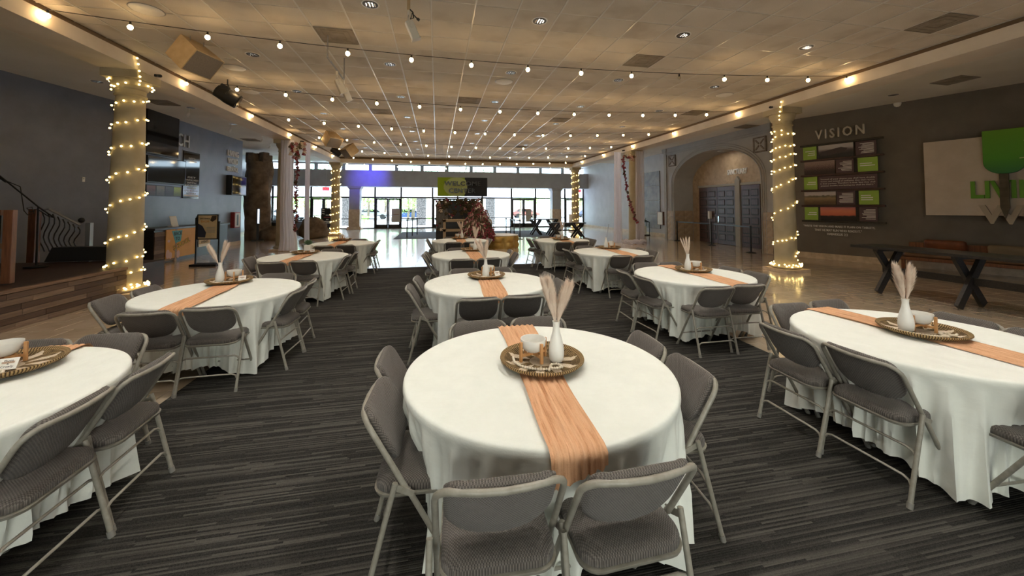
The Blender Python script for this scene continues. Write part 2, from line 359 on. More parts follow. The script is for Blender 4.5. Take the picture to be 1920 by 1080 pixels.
def text(s, w, h, m, parent, x=0., y=0., z=0., depth=.004, weight=0., name='lettering', align='C', spacing=1.0):
    """lettering fitted into a w x h box in the parent's local x,y plane, standing z off it"""
    cu = bpy.data.curves.new(name, 'FONT'); cu.body = s; cu.size = 1; cu.offset = weight; cu.align_x = 'CENTER'; cu.resolution_u = 2; cu.space_character = spacing
    cu.extrude = .001; ob = bpy.data.objects.new('t', cu); me = bpy.data.meshes.new_from_object(ob); bpy.data.objects.remove(ob); bpy.data.curves.remove(cu)
    co = np.empty(len(me.vertices) * 3, np.float32); me.vertices.foreach_get('co', co); co = co.reshape(-1, 3)
    a, b = co.min(0), co.max(0); sx = w / (b[0] - a[0]); sy = (h / (b[1] - a[1])) if h else sx
    co[:, 0] = (co[:, 0] - (a[0] + b[0]) / 2) * sx + x; co[:, 1] = (co[:, 1] - (a[1] + b[1]) / 2) * sy + y
    co[:, 2] = np.where(co[:, 2] > 0, z + depth, z)
    me.vertices.foreach_set('co', co.ravel()); me.materials.clear(); me.materials.append(m); me.update(); me.name = name
    o = bpy.data.objects.new(name, me); COL.objects.link(o); o.parent = parent; return o
class Plane:
    """a wall plane: local x runs to the right as seen from the room, y up, z out of the wall"""
    def __init__(s, p, t):
        s.p = Vector((p[0], p[1], 0)); s.t = Vector((t[0], t[1], 0)).normalized(); s.n = s.t.cross(Vector((0, 0, 1)))
    def loc(s, u, v):
        d = ray(u, v); c = Vector((0, 0, EYE)); k = (s.p - c).dot(s.n) / d.dot(s.n); q = c + d * k; return (q - s.p).dot(s.t), q.z
    def mw(s, x, z, off=0.):
        q = s.p + s.t * x + s.n * off; return Matrix(((s.t.x, 0, s.n.x, q.x), (s.t.y, 0, s.n.y, q.y), (0, 1, 0, z), (0, 0, 0, 1)))
    def rect(s, u0, v0, u1, v1):
        """centre x, centre z, width, height of a pixel rectangle on the wall"""
        vm = (v0 + v1) / 2; um = (u0 + u1) / 2; x0 = s.loc(u0, vm)[0]; x1 = s.loc(u1, vm)[0]; z0 = s.loc(um, v0)[1]; z1 = s.loc(um, v1)[1]
        return (x0 + x1) / 2, (z0 + z1) / 2, abs(x1 - x0), abs(z0 - z1)
def panel(M_, w, h, d): return M_.box(0, 0, d / 2, w, h, d)
# ================================================================ the setting
XL, XR, ZB, ZF, HC = -5.63, 8.83, 4.33, 4.56, 4.66      # coffer sides, beam underside, fascia top, tiled ceiling
BW, YF, ZA, ZE, YG, YN = .62, 23.9, 4.72, 5.08, 31.0, -3.4  # beam width, far beam, aisle soffit, entrance soffit, far glazing, wall behind the camera

# floor with its tiles
FT = .46
floor = struct(MB().box(2.5, 12.0, -.054, 31, 38.4, .1).build('floor', m_grout))
def tile_mesh(w, d, t, b, m, name):
    k = MB(); a, c = w / 2, d / 2
    P = [(-a, -c, 0), (a, -c, 0), (a, c, 0), (-a, c, 0), (-a + b, -c + b, t), (a - b, -c + b, t), (a - b, c - b, t), (-a + b, c - b, t)]
    return k.raw(P, [(4, 5, 6, 7), (0, 1, 5, 4), (1, 2, 6, 5), (2, 3, 7, 6), (3, 0, 4, 7)])
ft_me = tile_mesh(FT - .005, FT - .005, .004, .003, m_ftile, 'tile').mesh('floor_tile', m_ftile)
CAR = (-2.33, 3.80, -3.0, 11.05)                              # carpet x0, x1, y0, y1
cand = []
for j in range(-14, 68):
    for i in range(-29, 38):
        x = (i + (.5 if j % 2 else 0)) * FT + .1; y = (j + .5) * FT
        if y > YG - .25 or x < -13 or x > 17: continue
        if CAR[0] + .3 < x < CAR[1] - .3 and CAR[2] < y < CAR[3] - .3: continue
        if x < -6.2 and y < 9.4: continue
        cand.append((x, y))
def inview(x, y, z):
    if (Vector((x, y, z)) - Vector((0, 0, EYE))).dot(_fw) < .6: return False
    u, v, d = project((x, y, z)); return -20 < u < 1940 and -20 < v < 1100
near = sorted([c for c in cand if inview(c[0], c[1], 0) and 2.6 < c[1]], key=lambda c: math.hypot(*c))[:300]
ns = set(near); rest = MB()
for c in near: place(ft_me, 'tile', floor, (c[0], c[1], -.004))
tk = tile_mesh(FT - .005, FT - .005, .004, .003, m_ftile, 't')
for c in cand:
    if c not in ns: rest.raw([(p[0] + c[0], p[1] + c[1], p[2] - .004) for p in tk.v], tk.f)
stuff(rest.build('tiles_beyond', m_ftile, floor))
tag(MB().box((CAR[0] + CAR[1]) / 2, (CAR[2] + CAR[3]) / 2, .005, CAR[1] - CAR[0], CAR[3] - CAR[2], .010).build('carpet', m_carpet), 'dark grey striped carpet laid under the round tables', 'carpet')

# ceiling: unseen roof slab added against light leaks, coffer with beams, aisle soffits, acoustic tiles in a metal grid
ceiling = struct(MB().box(2.5, 12.0, 5.35, 31, 38.4, .2).build('ceiling', m_ceil))
YB = YF + BW
MB().box(XL - BW / 2, (YN + YB) / 2, (ZB + ZF) / 2, BW, YB - YN, ZF - ZB).build('beam', m_fascia, ceiling)
MB().box(XR + BW / 2, (YN + YB) / 2, (ZB + ZF) / 2, BW, YB - YN, ZF - ZB).build('beam', m_fascia, ceiling)
MB().box((XL + XR) / 2, YF + BW / 2, (ZB + ZF) / 2, XR - XL, BW, ZF - ZB).build('beam', m_fascia, ceiling)
for sx, xx in ((-1, XL), (1, XR)):
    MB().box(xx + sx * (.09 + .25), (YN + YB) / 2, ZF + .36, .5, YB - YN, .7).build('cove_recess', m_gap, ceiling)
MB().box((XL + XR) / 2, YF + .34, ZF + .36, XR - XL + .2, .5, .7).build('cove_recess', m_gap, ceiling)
MB().box((XL - BW - 13) / 2, (YN + YB) / 2, ZA + .27, 13 + XL - BW, YB - YN, .54).build('aisle_soffit', m_ceil, ceiling)
MB().box((XR + BW + 18) / 2, (YN + YB) / 2, ZA + .27, 18 - XR - BW, YB - YN, .54).build('aisle_soffit', m_ceil, ceiling)
MB().box(2.5, (YB + YG + .2) / 2, ZE + .09, 31, YG + .2 - YB, .18).build('entrance_soffit', m_white, ceiling)
TX, TY, X0, Y0 = .643, .592, -.105, 8.1 - .296
ct = MB(); a, c, b = TX / 2 - .008, TY / 2 - .008, .006
ct.raw([(-a, -c, .014), (a, -c, .014), (a, c, .014), (-a, c, .014), (-a + b, -c + b, 0), (a - b, -c + b, 0), (a - b, c - b, 0), (-a + b, c - b, 0)],
       [(7, 6, 5, 4), (4, 5, 1, 0), (5, 6, 2, 1), (6, 7, 3, 2), (7, 4, 0, 3)])
ct_me = ct.mesh('acoustic_tile', m_tile)
vents = [(-1.684, 6.961), (4.087, 6.846), (8.01, 4.322), (.894, 10.49), (7.9, 10.244), (-1.642, 12.268), (4.12, 12.16), (-1.5, 18.55), (4.14, 18.43), (-4.744, 15.84)]
def snap(x, y): return X0 + (math.floor((x - X0) / TX) + .5) * TX, Y0 + (math.floor((y - Y0) / TY) + .5) * TY
vt = {tuple(round(q, 3) for q in snap(*v)) for v in vents}
cc = []
for j in range(-20, 28):
    for i in range(-9, 14):
        x = X0 + (i + .5) * TX; y = Y0 + (j + .5) * TY
        if x - TX / 2 < XL - .12 or x + TX / 2 > XR + .14 or y > YF - .1 or y < YN + .3: continue
        if (round(x, 3), round(y, 3)) in vt: continue
        cc.append((x, y))
nearc = sorted([c for c in cc if inview(c[0], c[1], HC)], key=lambda c: math.hypot(*c))[:300]; ns = set(nearc); rest = MB()
for q in nearc: place(ct_me, 'ceiling_tile', ceiling, (q[0], q[1], HC + random.uniform(0, .004)), (random.gauss(0, .003), random.gauss(0, .003), 0))
for q in cc:
    if q not in ns: rest.raw([(p[0] + q[0], p[1] + q[1], p[2] + HC) for p in ct.v], ct.f)
for j in range(-20, 28):                                       # cut tiles along the left beam
    y = Y0 + (j + .5) * TY
    if 3 < y < YF - .1: place(ct_me, 'cut_tile', ceiling, (-5.249 - .225, y, HC + .001), (0, 0, 0), (.45 / TX, 1, 1))
stuff(rest.build('ceiling_tiles_beyond', m_tile, ceiling))
g = MB()
for i in range(-9, 15):
    x = X0 + i * TX
    if XL - .1 < x < XR + .1: g.box(x, (YF - 3) / 2, HC + .002, .022, YF + 3, .012)
for j in range(-20, 28):
    y = Y0 + j * TY
    if -4 < y < YF: g.box((XL + XR) / 2, y, HC + .0105, XR - XL + .2, .016, .012)
g.build('grid_bars', m_grid, ceiling)
MB().box((XL + XR) / 2, (YF + YN) / 2, HC + .10, XR - XL + .2, YF - YN, .02).build('plenum_board', m_gap, ceiling)

def wall_poly(name, pts, z0, z1, m, th=.2):
    k = MB(); n = len(pts); off = []
    for i, p in enumerate(pts):
        a = Vector(pts[max(i - 1, 0)]); b = Vector(pts[min(i + 1, n - 1)]); d = (b - a).normalized(); off.append((p[0] - d.y * th, p[1] + d.x * th))
    P = [(x, y, z) for z in (z0, z1) for x, y in pts] + [(x, y, z) for z in (z0, z1) for x, y in off]; fs = []
    for i in range(n - 1):
        fs += [(i, i + 1, n + i + 1, n + i), (2 * n + i + 1, 2 * n + i, 3 * n + i, 3 * n + i + 1), (n + i, n + i + 1, 3 * n + i + 1, 3 * n + i), (i + 1, i, 2 * n + i, 2 * n + i + 1)]
    fs += [(0, n, 3 * n, 2 * n), (n - 1, 3 * n - 1, 4 * n - 1, 2 * n - 1)]
    return struct(k.raw(P, fs).build(name, m))
LW = [(-12.2, YN), (-9.46, 10.26), (-8.99, 12.66), (-8.86, 13.3), (-8.83, 14.2), (-8.83, 16.2), (-8.83, 18.4), (-8.83, 19.5), (-9.2, 19.9), (-10.15, 20.9), (-11.0, 23.2), (-11.6, 25.5), (-12.6, YG)]
wall_poly('wall_left', LW, 0, 5.2, m_wall_l)
struct(wall_poly('baseboard_left', [(x + .02, y) for x, y in LW[1:]], 0, .16, m_base, .03))
RW = [(11.95, 11.25), (12.05, 10.9), (18.3, YN)]
wall_poly('wall_right', RW, 0, 5.2, m_wall_r)
struct(wall_poly('baseboard_right', [(x - .02, y) for x, y in RW], 0, .19, m_base, .03))
PR = Plane((12.05, 10.9), (.3326, -.943)); PL = Plane((-8.83, 13.0), (0, 1)); PS = Plane((-8.99, 12.66), (.47, 2.40))

# wall with the arched entrance to the sanctuary
XA, XD = 11.75, 12.80; YA0, YA1 = 11.92, 17.15; ZS, ZT = 2.85, 4.18; YC = (YA0 + YA1) / 2; RA = (YA1 - YA0) / 2
arc = [(YC - RA * math.cos(PI * i / 28), ZS + (ZT - ZS) * math.sin(PI * i / 28)) for i in range(29)]
def yz(k, poly, x0, x1):   # polygon in (y, z), extruded along x
    n = len(poly); return k.raw([(x0, y, z) for y, z in poly] + [(x1, y, z) for y, z in poly], [tuple(range(n)), tuple(range(2 * n - 1, n - 1, -1))] + [(i, n + i, n + (i + 1) % n, (i + 1) % n) for i in range(n)])
k = MB(); yz(k, [(11.42, 0), (YA0, 0), (YA0, 5.2), (11.42, 5.2)], XA, XD + .2); yz(k, [(YA1, 0), (17.75, 0), (17.75, 5.2), (YA1, 5.2)], XA, XD + .2)
for (y0, z0), (y1, z1) in zip(arc, arc[1:]): yz(k, [(y0, z0), (y1, z1), (y1, 5.2), (y0, 5.2)], XA, XD + .2)
wall_arch = struct(k.build('wall_arch', m_wall_s))
k = MB()
for rr in (0., .10, .19):
    pts = [(XA - .012, YA0 - .02 - rr, 0)] + [(XA - .012, YC - (RA + .02 + rr) * math.cos(PI * i / 32), ZS + (ZT - ZS + .02 + rr) * math.sin(PI * i / 32)) for i in range(33)] + [(XA - .012, YA1 + .02 + rr, 0)]
    k.tube(pts, .022 if rr else .03, 6)
k.build('arch_moulding', m_wall_s, wall_arch, smooth=True)
yz(MB(), [(11.42, 4.48), (17.85, 4.48), (17.85, 4.72), (11.42, 4.72)], XA - .07, XA).build('cornice', m_wall_s, wall_arch)
yz(MB(), [(11.42, 4.40), (17.80, 4.40), (17.80, 4.48), (11.42, 4.48)], XA - .035, XA).build('cornice_bead', m_wall_s, wall_arch)
bs = MB().box(0, 0, 0, .03, .44, .29).mesh('stone', m_stone, bevel=.006)
for y0, y1 in ((11.44, 11.86), (17.22, 17.74)):                # stone dado either side of the arch
    for r in range(5):
        n_ = max(1, round((y1 - y0) / .5)); w = (y1 - y0) / n_
        for i in range(n_): place(bs, 'stone', wall_arch, (XA - .012, y0 + (i + .5) * w, .155 + r * .30), scale=(1, (w - .008) / .44, 1))
for r in range(5):                                             # stone dado on the deep jamb
    for i in range(2): place(bs, 'stone', wall_arch, (XA + .27 + i * .5, YA1 - .012, .155 + r * .30), (0, 0, PI / 2), scale=(1, 1.1, 1))
yz(MB(), [(17.75, 0), (17.95, 0), (17.95, 4.5), (17.75, 4.5)], XA - .05, XA + .5).build('pilaster', m_wall_s, wall_arch)
yz(MB(), [(17.70, 4.5), (18.0, 4.5), (18.04, 4.72), (17.66, 4.72)], XA - .10, XA + .5).build('pilaster_capital', m_wall_s, wall_arch)
struct(MB().box(11.80, 11.36, 2.36, .10, .14, 4.72).build('trim_1', m_brown))
k = MB(); yz(k, [(YA0 - .3, 0), (YA1 + .3, 0), (YA1 + .3, 5.2), (YA0 - .3, 5.2)], XD, XD + .2)
niche = struct(k.build('wall_niche', m_stone))
# sanctuary doors: four panelled leaves in two pairs
ydoor = [at_x(u, 400, XD)[1] for u in (1313, 1347, 1381, 1392, 1428)]
zd = 2.62
pan = MB().box(0, 0, 0, .03, .30, .26).mesh('door_panel', m_door, bevel=.012)
def leaf(name, y0, y1, panels=True, knob=None):
    root = bpy.data.objects.new(name, None); COL.objects.link(root); root['kind'] = 'structure'; root.location = (XD - .03, (y0 + y1) / 2, 0)
    w = abs(y1 - y0) - .012; MB().box(0, 0, zd / 2 + .005, .05, w, zd - .01).build('leaf', m_door, root, bevel=.004)
    if panels:
        fr = MB().box(0, 0, 0, .02, w * .40, .30); inn = fr.mesh('panel_frame', m_black); pm = MB().box(0, 0, 0, .03, w * .34, .24).mesh('door_panel', m_door, bevel=.012)
        for r in range(6):
            for s in (-1, 1):
                z = .33 + r * .392; f_ = place(inn, 'panel_recess', root, (-.017, s * w * .235, z)); place(pm, 'raised_panel', f_, (-.008, 0, 0))
    if knob: MB().box(0, 0, 0, .05, .06, .30).build('door_plate', m_chrome, root, loc=(-.03, knob * w * .42, 1.12))
    return root
leaf('door_1', ydoor[0], ydoor[1]); leaf('door_2', ydoor[1], ydoor[2], True, 1); leaf('door_3', ydoor[3], ydoor[4])
ym, wm, zm = (ydoor[2] + ydoor[3]) / 2, abs(ydoor[2] - ydoor[3]) * .8, at_x(1386, 330, XD - .1)[2]
yz(MB(), [(ym - wm / 2, 0), (ym + wm / 2, 0), (ym + wm / 2, zm - .18), (ym, zm), (ym - wm / 2, zm - .18)], XD - .10, XD).build('stone_mullion', m_wall_s, niche)
MB().box(XD - .03, (ydoor[0] + ydoor[4]) / 2, zd + .06, .07, abs(ydoor[0] - ydoor[4]) + .1, .10).build('door_head', m_wall_s, niche)
# lobby wall beyond the pilaster, with recessed stone relief panels
struct(MB().box(12.55, (17.7 + YG) / 2, 2.6, .2, YG - 17.7, 5.2).build('wall_lobby', mat('wall_paint_window_lit', rough=.6, build=b_wall((.46, .47, .50), (.54, .55, .58)))))  # lighter bluish copy of the wall paint, daylight from the glazing put into its colour
struct(MB().box(12.43, (18.0 + YG) / 2, .10, .04, YG - 18.0, .20).build('baseboard_lobby', m_base))
rel = thing('relief_mural', 'tall grey panelled relief on the wall beside the lantern', 'wall panel', (12.45, 0, 0))
for z0, z1 in ((.45, 1.25), (1.28, 2.05), (2.08, 2.9), (2.93, 3.75)):
    MB().box(-.028, 20.5, (z0 + z1) / 2, .05, 2.1, z1 - z0).build('relief_panel', mat('relief_stone', rough=.5, build=noisy((.16, .17, .19), (.30, .31, .33), 3)), rel, bevel=.01)
# junction block between wall_right and wall_arch
struct(MB().box(12.4, 11.45, 2.6, 1.2, .25, 5.2).build('wall_return', m_wall_r))

# far wall: band and piers between the clerestory windows
FX0, FX1 = -12.7, 12.46
wc = [at_y(u, 320, YG)[0] for u in (861,)][0]; PW = 1.965
band = MB(); band.box((FX0 + FX1) / 2, YG - .43, (3.22 + 4.45) / 2, FX1 - FX0, 1.34, 1.23); band.box((FX0 + FX1) / 2, YG + .12, 5.09, FX1 - FX0, .24, .18)
cw = [wc + PW * i for i in range(-7, 7) if FX0 + .3 < wc + PW * i - .9 and wc + PW * i + .9 < FX1]
for x in [w - PW / 2 for w in cw] + [cw[-1] + PW / 2]: band.box(x, YG + .12, 4.75, .20, .24, .5)
struct(band.build('wall_far', m_wall_b))
cf = MB()
for dx, dz, w, h in ((0, .235, 1.765, .03), (0, -.235, 1.765, .03), (-.867, 0, .03, .5), (.867, 0, .03, .5)): cf.box(dx, 0, dz, w, .05, h)
cf = cf.mesh('frame', m_frame); cp = MB().box(0, 0, 0, 1.70, .008, .44).mesh('pane', m_glass)
for n_, x in enumerate(cw):
    r = struct(place(cf, 'window_%d' % (n_ + 2), None, (x, YG + .12, 4.75))); place(cp, 'pane', r)
# storefront glazing below
us = [511, 583, 630, 703, 752, 811, 858, 904, 959, 1004, 1059, 1105, 1180]
xs = [at_y(u, 400, YG)[0] for u in us]; xs = [FX0 + .05] + xs + [FX1 - .05]; ZTR = 2.42
sf = bpy.data.objects.new('window_1', None); COL.objects.link(sf); sf['kind'] = 'structure'; sf.location = (0, YG, 0)
mm = MB().box(0, 0, 1.61, .11, .14, 3.22).mesh('mullion', m_frame)
for x in xs: place(mm, 'mullion', sf, (x, 0, 0))
MB().box((FX0 + FX1) / 2, 0, ZTR, FX1 - FX0, .13, .10).build('transom', m_frame, sf)
MB().box((FX0 + FX1) / 2, 0, .04, FX1 - FX0, .12, .08).build('sill', m_frame, sf)
def_pane = MB().box(0, 0, 0, 1, .008, 1).mesh('pane', m_glass)
top_pane = MB().box(0, 0, 0, 1, .008, 1).mesh('pane', m_film)
doors = {2: 1, 4: 1, 6: 1, 7: 1, 9: 1, 11: 1}; dn = 4
for i in range(len(xs) - 1):
    x0, x1 = xs[i] + .05, xs[i + 1] - .05; w = x1 - x0; xc = (x0 + x1) / 2
    place(top_pane, 'pane', sf, (xc, 0, (3.22 + ZTR) / 2), scale=(w, 1, .75))
    if i in doors:
        for s in (-1, 1):
            r = bpy.data.objects.new('door_%d' % dn, None); COL.objects.link(r); r['kind'] = 'structure'; dn += 1; r.location = (xc + s * w / 4, YG, .08); q = w / 2 - .01; hh = ZTR - .14
            fr = MB().box(-q / 2 + .05, 0, hh / 2, .10, .06, hh).box(q / 2 - .05, 0, hh / 2, .10, .06, hh).box(0, 0, hh - .06, q, .06, .12).box(0, 0, .12, q, .06, .24); fr.build('stile_frame', m_frame, r)
            MB().box(0, -.05, .95, q - .15, .03, .05).build('push_bar', m_greymetal, r); place(def_pane, 'pane', r, (0, 0, hh / 2 + .06), scale=(q - .18, 1, hh - .34))
    else:
        place(def_pane, 'pane', sf, (xc, 0, (.08 + ZTR) / 2), scale=(w, 1, ZTR - .16)); MB().box(xc, 0, .78, w, .05, .05).build('rail', m_frame, sf)
# square piers just inside the glazing
for u, lab in ((665, 'lavender grey square pier standing left of the welcome sign'), (1043, 'taupe square pier standing right of the welcome sign')):
    p = at_y(u, 400, 30.2); t = thing('square_pier', lab, 'pier', (p[0], 30.4, 0), group='square piers by the glazing')
    MB().box(0, 0, .10, .98, .98, .20).build('plinth', m_base, t); MB().box(0, 0, .85, .78, .78, 1.3).build('stone_dado', m_stone, t)
    MB().box(0, 0, 2.25, .74, .74, 1.5).build('shaft', m_wall_b, t); MB().lathe([(.53, 3.0), (.66, 3.12), (.68, 3.215)], 4).build('capital', m_wall_b, t).rotation_euler = (0, 0, PI / 4)
# unseen wall behind the camera; its one tinted pane is added as fill light
wn = MB().box(3, YN - .1, 4.1, 31, .2, 2.3).box(3, YN - .1, .2, 31, .2, .4)
for x in (-12.2, -7, -2, 3, 8, 13, 18): wn.box(x, YN - .1, 2, .5, .2, 3)
struct(wn.build('wall_near', m_wall_b))
nw = bpy.data.objects.new('window_30', None); COL.objects.link(nw); nw['kind'] = 'structure'; nw.location = (0, YN - .1, 0)
wn2 = MB()
for x in (-9.6, -4.5, 5.5, 10.5, 15.5): wn2.box(x, YN - .1, 2, 5, .2, 3)
wn2.build('infill', m_wall_b, bpy.data.objects['wall_near'])
fill_pane = MB().box(0, 0, 0, 1, .008, 1).mesh('pane', m_glass_fill)
for x in (.5,): place(fill_pane, 'pane', nw, (x, 0, 1.7), scale=(4.6, 1, 2.6))
# entrance rug
tag(MB().box(2.45, 23.6, .006, 9.4, 5.6, .012).build('entrance_mat', mat('blue_grey_mat', rough=.95, build=noisy((.06, .075, .10), (.09, .105, .13), 40))), 'blue-grey entrance mat on the shiny tiles before the doors', 'mat')

# recessed downlights on their regular grid
can_rim = MB().lathe([(.105, 0), (.125, -.006), (.13, .004), (.105, .01)], 20, cap=False).mesh('trim_ring', m_white, True)
can_in = MB().lathe([(.02, -.003), (.108, -.003), (.108, .002)], 20, cap=True)  # flat dark disc stands in for the shaded recess of the can
can_in.v = [(x, y, z) for x, y, z in can_in.v]; can_in = can_in.mesh('recess_shade_disc', mat('can_recess_shade', (.035, .03, .025), .3), True)
can_baf = MB()
for i in (-1.25, -.3, .55, 1.3): can_baf.box(i * .05, .0, -.006, .016, .12 - .02 * abs(i), .006)
can_baf = can_baf.mesh('baffle', m_chrome)
CL = {}
for zn, pw in CAN_POWER.items():
    cl = bpy.data.lights.new('downlight_' + zn, 'AREA'); cl.shape = 'DISK'; cl.size = .13; cl.energy = pw; cl.color = (1.0, .95, .86); cl.spread = math.radians(130); CL[zn] = cl
words = ['nearest', 'second', 'third', 'fourth', 'fifth', 'sixth', 'seventh', 'eighth', 'ninth']
cwd = ['leftmost', 'second from left', 'middle', 'second from right', 'rightmost']
def can(x, y, z, label, lit=True):
    t = thing('recessed_downlight', label, 'downlight', (x, y, z), group='recessed downlights'); place(can_rim, 'trim_ring', t); place(can_in, 'recess_shade_disc', t); place(can_baf, 'baffle', t)
    if lit:
        o = bpy.data.objects.new('downlight', CL['near' if y < 4.5 else 'mid' if y < 7 else 'far']); COL.objects.link(o); o.parent = t; o.location = (0, 0, -.004)
for j in range(8):
    for i in range(5):
        x = -3.53 + 2.555 * i; y = 5.72 + 2.37 * j
        can(x, y, HC - .002, '%s recessed ceiling downlight in the %s row across the tiled ceiling' % (cwd[i], words[j]))
for i in range(5): can(-3.53 + 2.555 * i, 3.35, HC - .002, '%s recessed downlight in the tiled ceiling row overhead' % cwd[i])
for i in range(5): can(-3.53 + 2.555 * i, .98, HC - .002, '%s recessed downlight in the row just behind overhead' % cwd[i])
for (u, v), w in (((182, 153), 'over the dark stage'), ((358, 202), 'over the counter with the orange banner'), ((437, 233), 'near the far end of the slate wall'), ((1675, 178), 'above the vision board')):
    p = at_z(u, v, ZA); can(p[0], p[1], ZA - .002, 'recessed downlight in the plain side soffit ' + w, False)
can(12.15, 14.4, 4.13, 'recessed downlight under the arch before the sanctuary doors', False)
nl = bpy.data.lights.new('niche_downlight', 'AREA'); nl.shape = 'DISK'; nl.size = .13; nl.energy = 6; nl.color = (1.0, .86, .66); no = bpy.data.objects.new('niche_downlight', nl); COL.objects.link(no); no.location = (12.15, 14.4, 4.115)
# air diffusers
vd = MB(); vd.box(0, 0, 0, TX - .02, TY - .02, .012)
vd_me = vd.mesh('diffuser_plate', m_vent); vf = MB()
for s in (.5, .36, .22): 
    for dx, dy, w, h in ((0, s * .58, s * 1.16, .01), (0, -s * .58, s * 1.16, .01), (s * .58, 0, .01, s * 1.16), (-s * .58, 0, .01, s * 1.16)): vf.box(dx, dy, -.008, w, h, .008)
vf_me = vf.mesh('louvre', m_vent); vlab = ['near the hanging white spotlight', 'right of centre under the first festoon string', 'by the beam at the upper right corner', 'in the middle above the second festoon string', 'beside the right beam under the second festoon string', 'left of centre before the third festoon string', 'right of centre before the third festoon string', 'left of centre in the far ceiling', 'right of centre in the far ceiling', 'by the left beam before the fourth festoon string']
for v, l in zip(vents, vlab):
    x, y = snap(*v); t = thing('air_diffuser', 'square ceiling air diffuser ' + l, 'vent', (x, y, HC + .004), group='ceiling air diffusers'); place(vd_me, 'diffuser_plate', t); place(vf_me, 'louvre', t)
for (u, v), l in (((1790, 150), 'above the green tree sign'), ((1400, 237), 'before the arched entrance'), ((304, 192), 'beside the left fairy-lit column'), ((470, 262), 'near the rock tower')):
    p = at_z(u, v, ZA); t = thing('air_diffuser', 'dusty air diffuser in the side soffit ' + l, 'vent', (p[0], p[1], ZA - .006), group='soffit air diffusers'); place(vd_me, 'diffuser_plate', t); place(vf_me, 'louvre', t)
sp = MB().lathe([(.02, -.012), (.19, -.012), (.20, -.004), (.20, .004)], 24).mesh('grille', m_white, True)
for (x, y), l in (((1.53, 8.71), 'white disc behind the first festoon string'), ((-4.287, 6.53), 'at the upper left by the beam'), ((-4.24, 8.94), 'by the tan loudspeaker'), ((-4.72, 10.75), 'behind the black stage light'), ((7.43, 8.63), 'near the right beam')):
    t = thing('ceiling_speaker', 'round flush ceiling speaker, ' + l, 'speaker', (x, y, HC), group='round ceiling speakers'); place(sp, 'grille', t); MB().lathe([(.205, -.006), (.215, 0), (.205, .004)], 24, cap=False).build('rim', m_greymetal, t, True)
# ================================================================ folding chairs
def rrect(w, d, r, n=6, cy=0.):
    P = []
    for cx_, cy_, a0 in ((w - r, d - r, 0), (-w + r, d - r, PI / 2), (-w + r, -d + r, PI), (w - r, -d + r, 1.5 * PI)):
        for i in range(n + 1): a = a0 + PI / 2 * i / n; P.append((cx_ + r * math.cos(a), cy + cy_ + r * math.sin(a)))
    return P
def pillow(k, outline, rings, fn):
    """closed padded shape: outline scaled by each ring's inset, pushed to its offset, capped both ends"""
    n = len(outline); c = (sum(p[0] for p in outline) / n, sum(p[1] for p in outline) / n); P = []; fs = []
    hw = max(abs(p[0] - c[0]) for p in outline); hh = max(abs(p[1] - c[1]) for p in outline)
    for ins, d in rings:
        sx, sy = 1 - ins / hw, 1 - ins / hh
        for p in outline: P.append(fn(c[0] + (p[0] - c[0]) * sx, c[1] + (p[1] - c[1]) * sy, d))
    for i in range(len(rings) - 1):
        for j in range(n): fs.append((i * n + j, i * n + (j + 1) % n, (i + 1) * n + (j + 1) % n, (i + 1) * n + j))
    m = len(rings); P.append(fn(c[0], c[1], rings[0][1])); P.append(fn(c[0], c[1], rings[-1][1]))
    for j in range(n): fs.append((m * n, (j + 1) % n, j)); fs.append((m * n + 1, (m - 1) * n + j, (m - 1) * n + (j + 1) % n))
    return k.raw(P, fs)
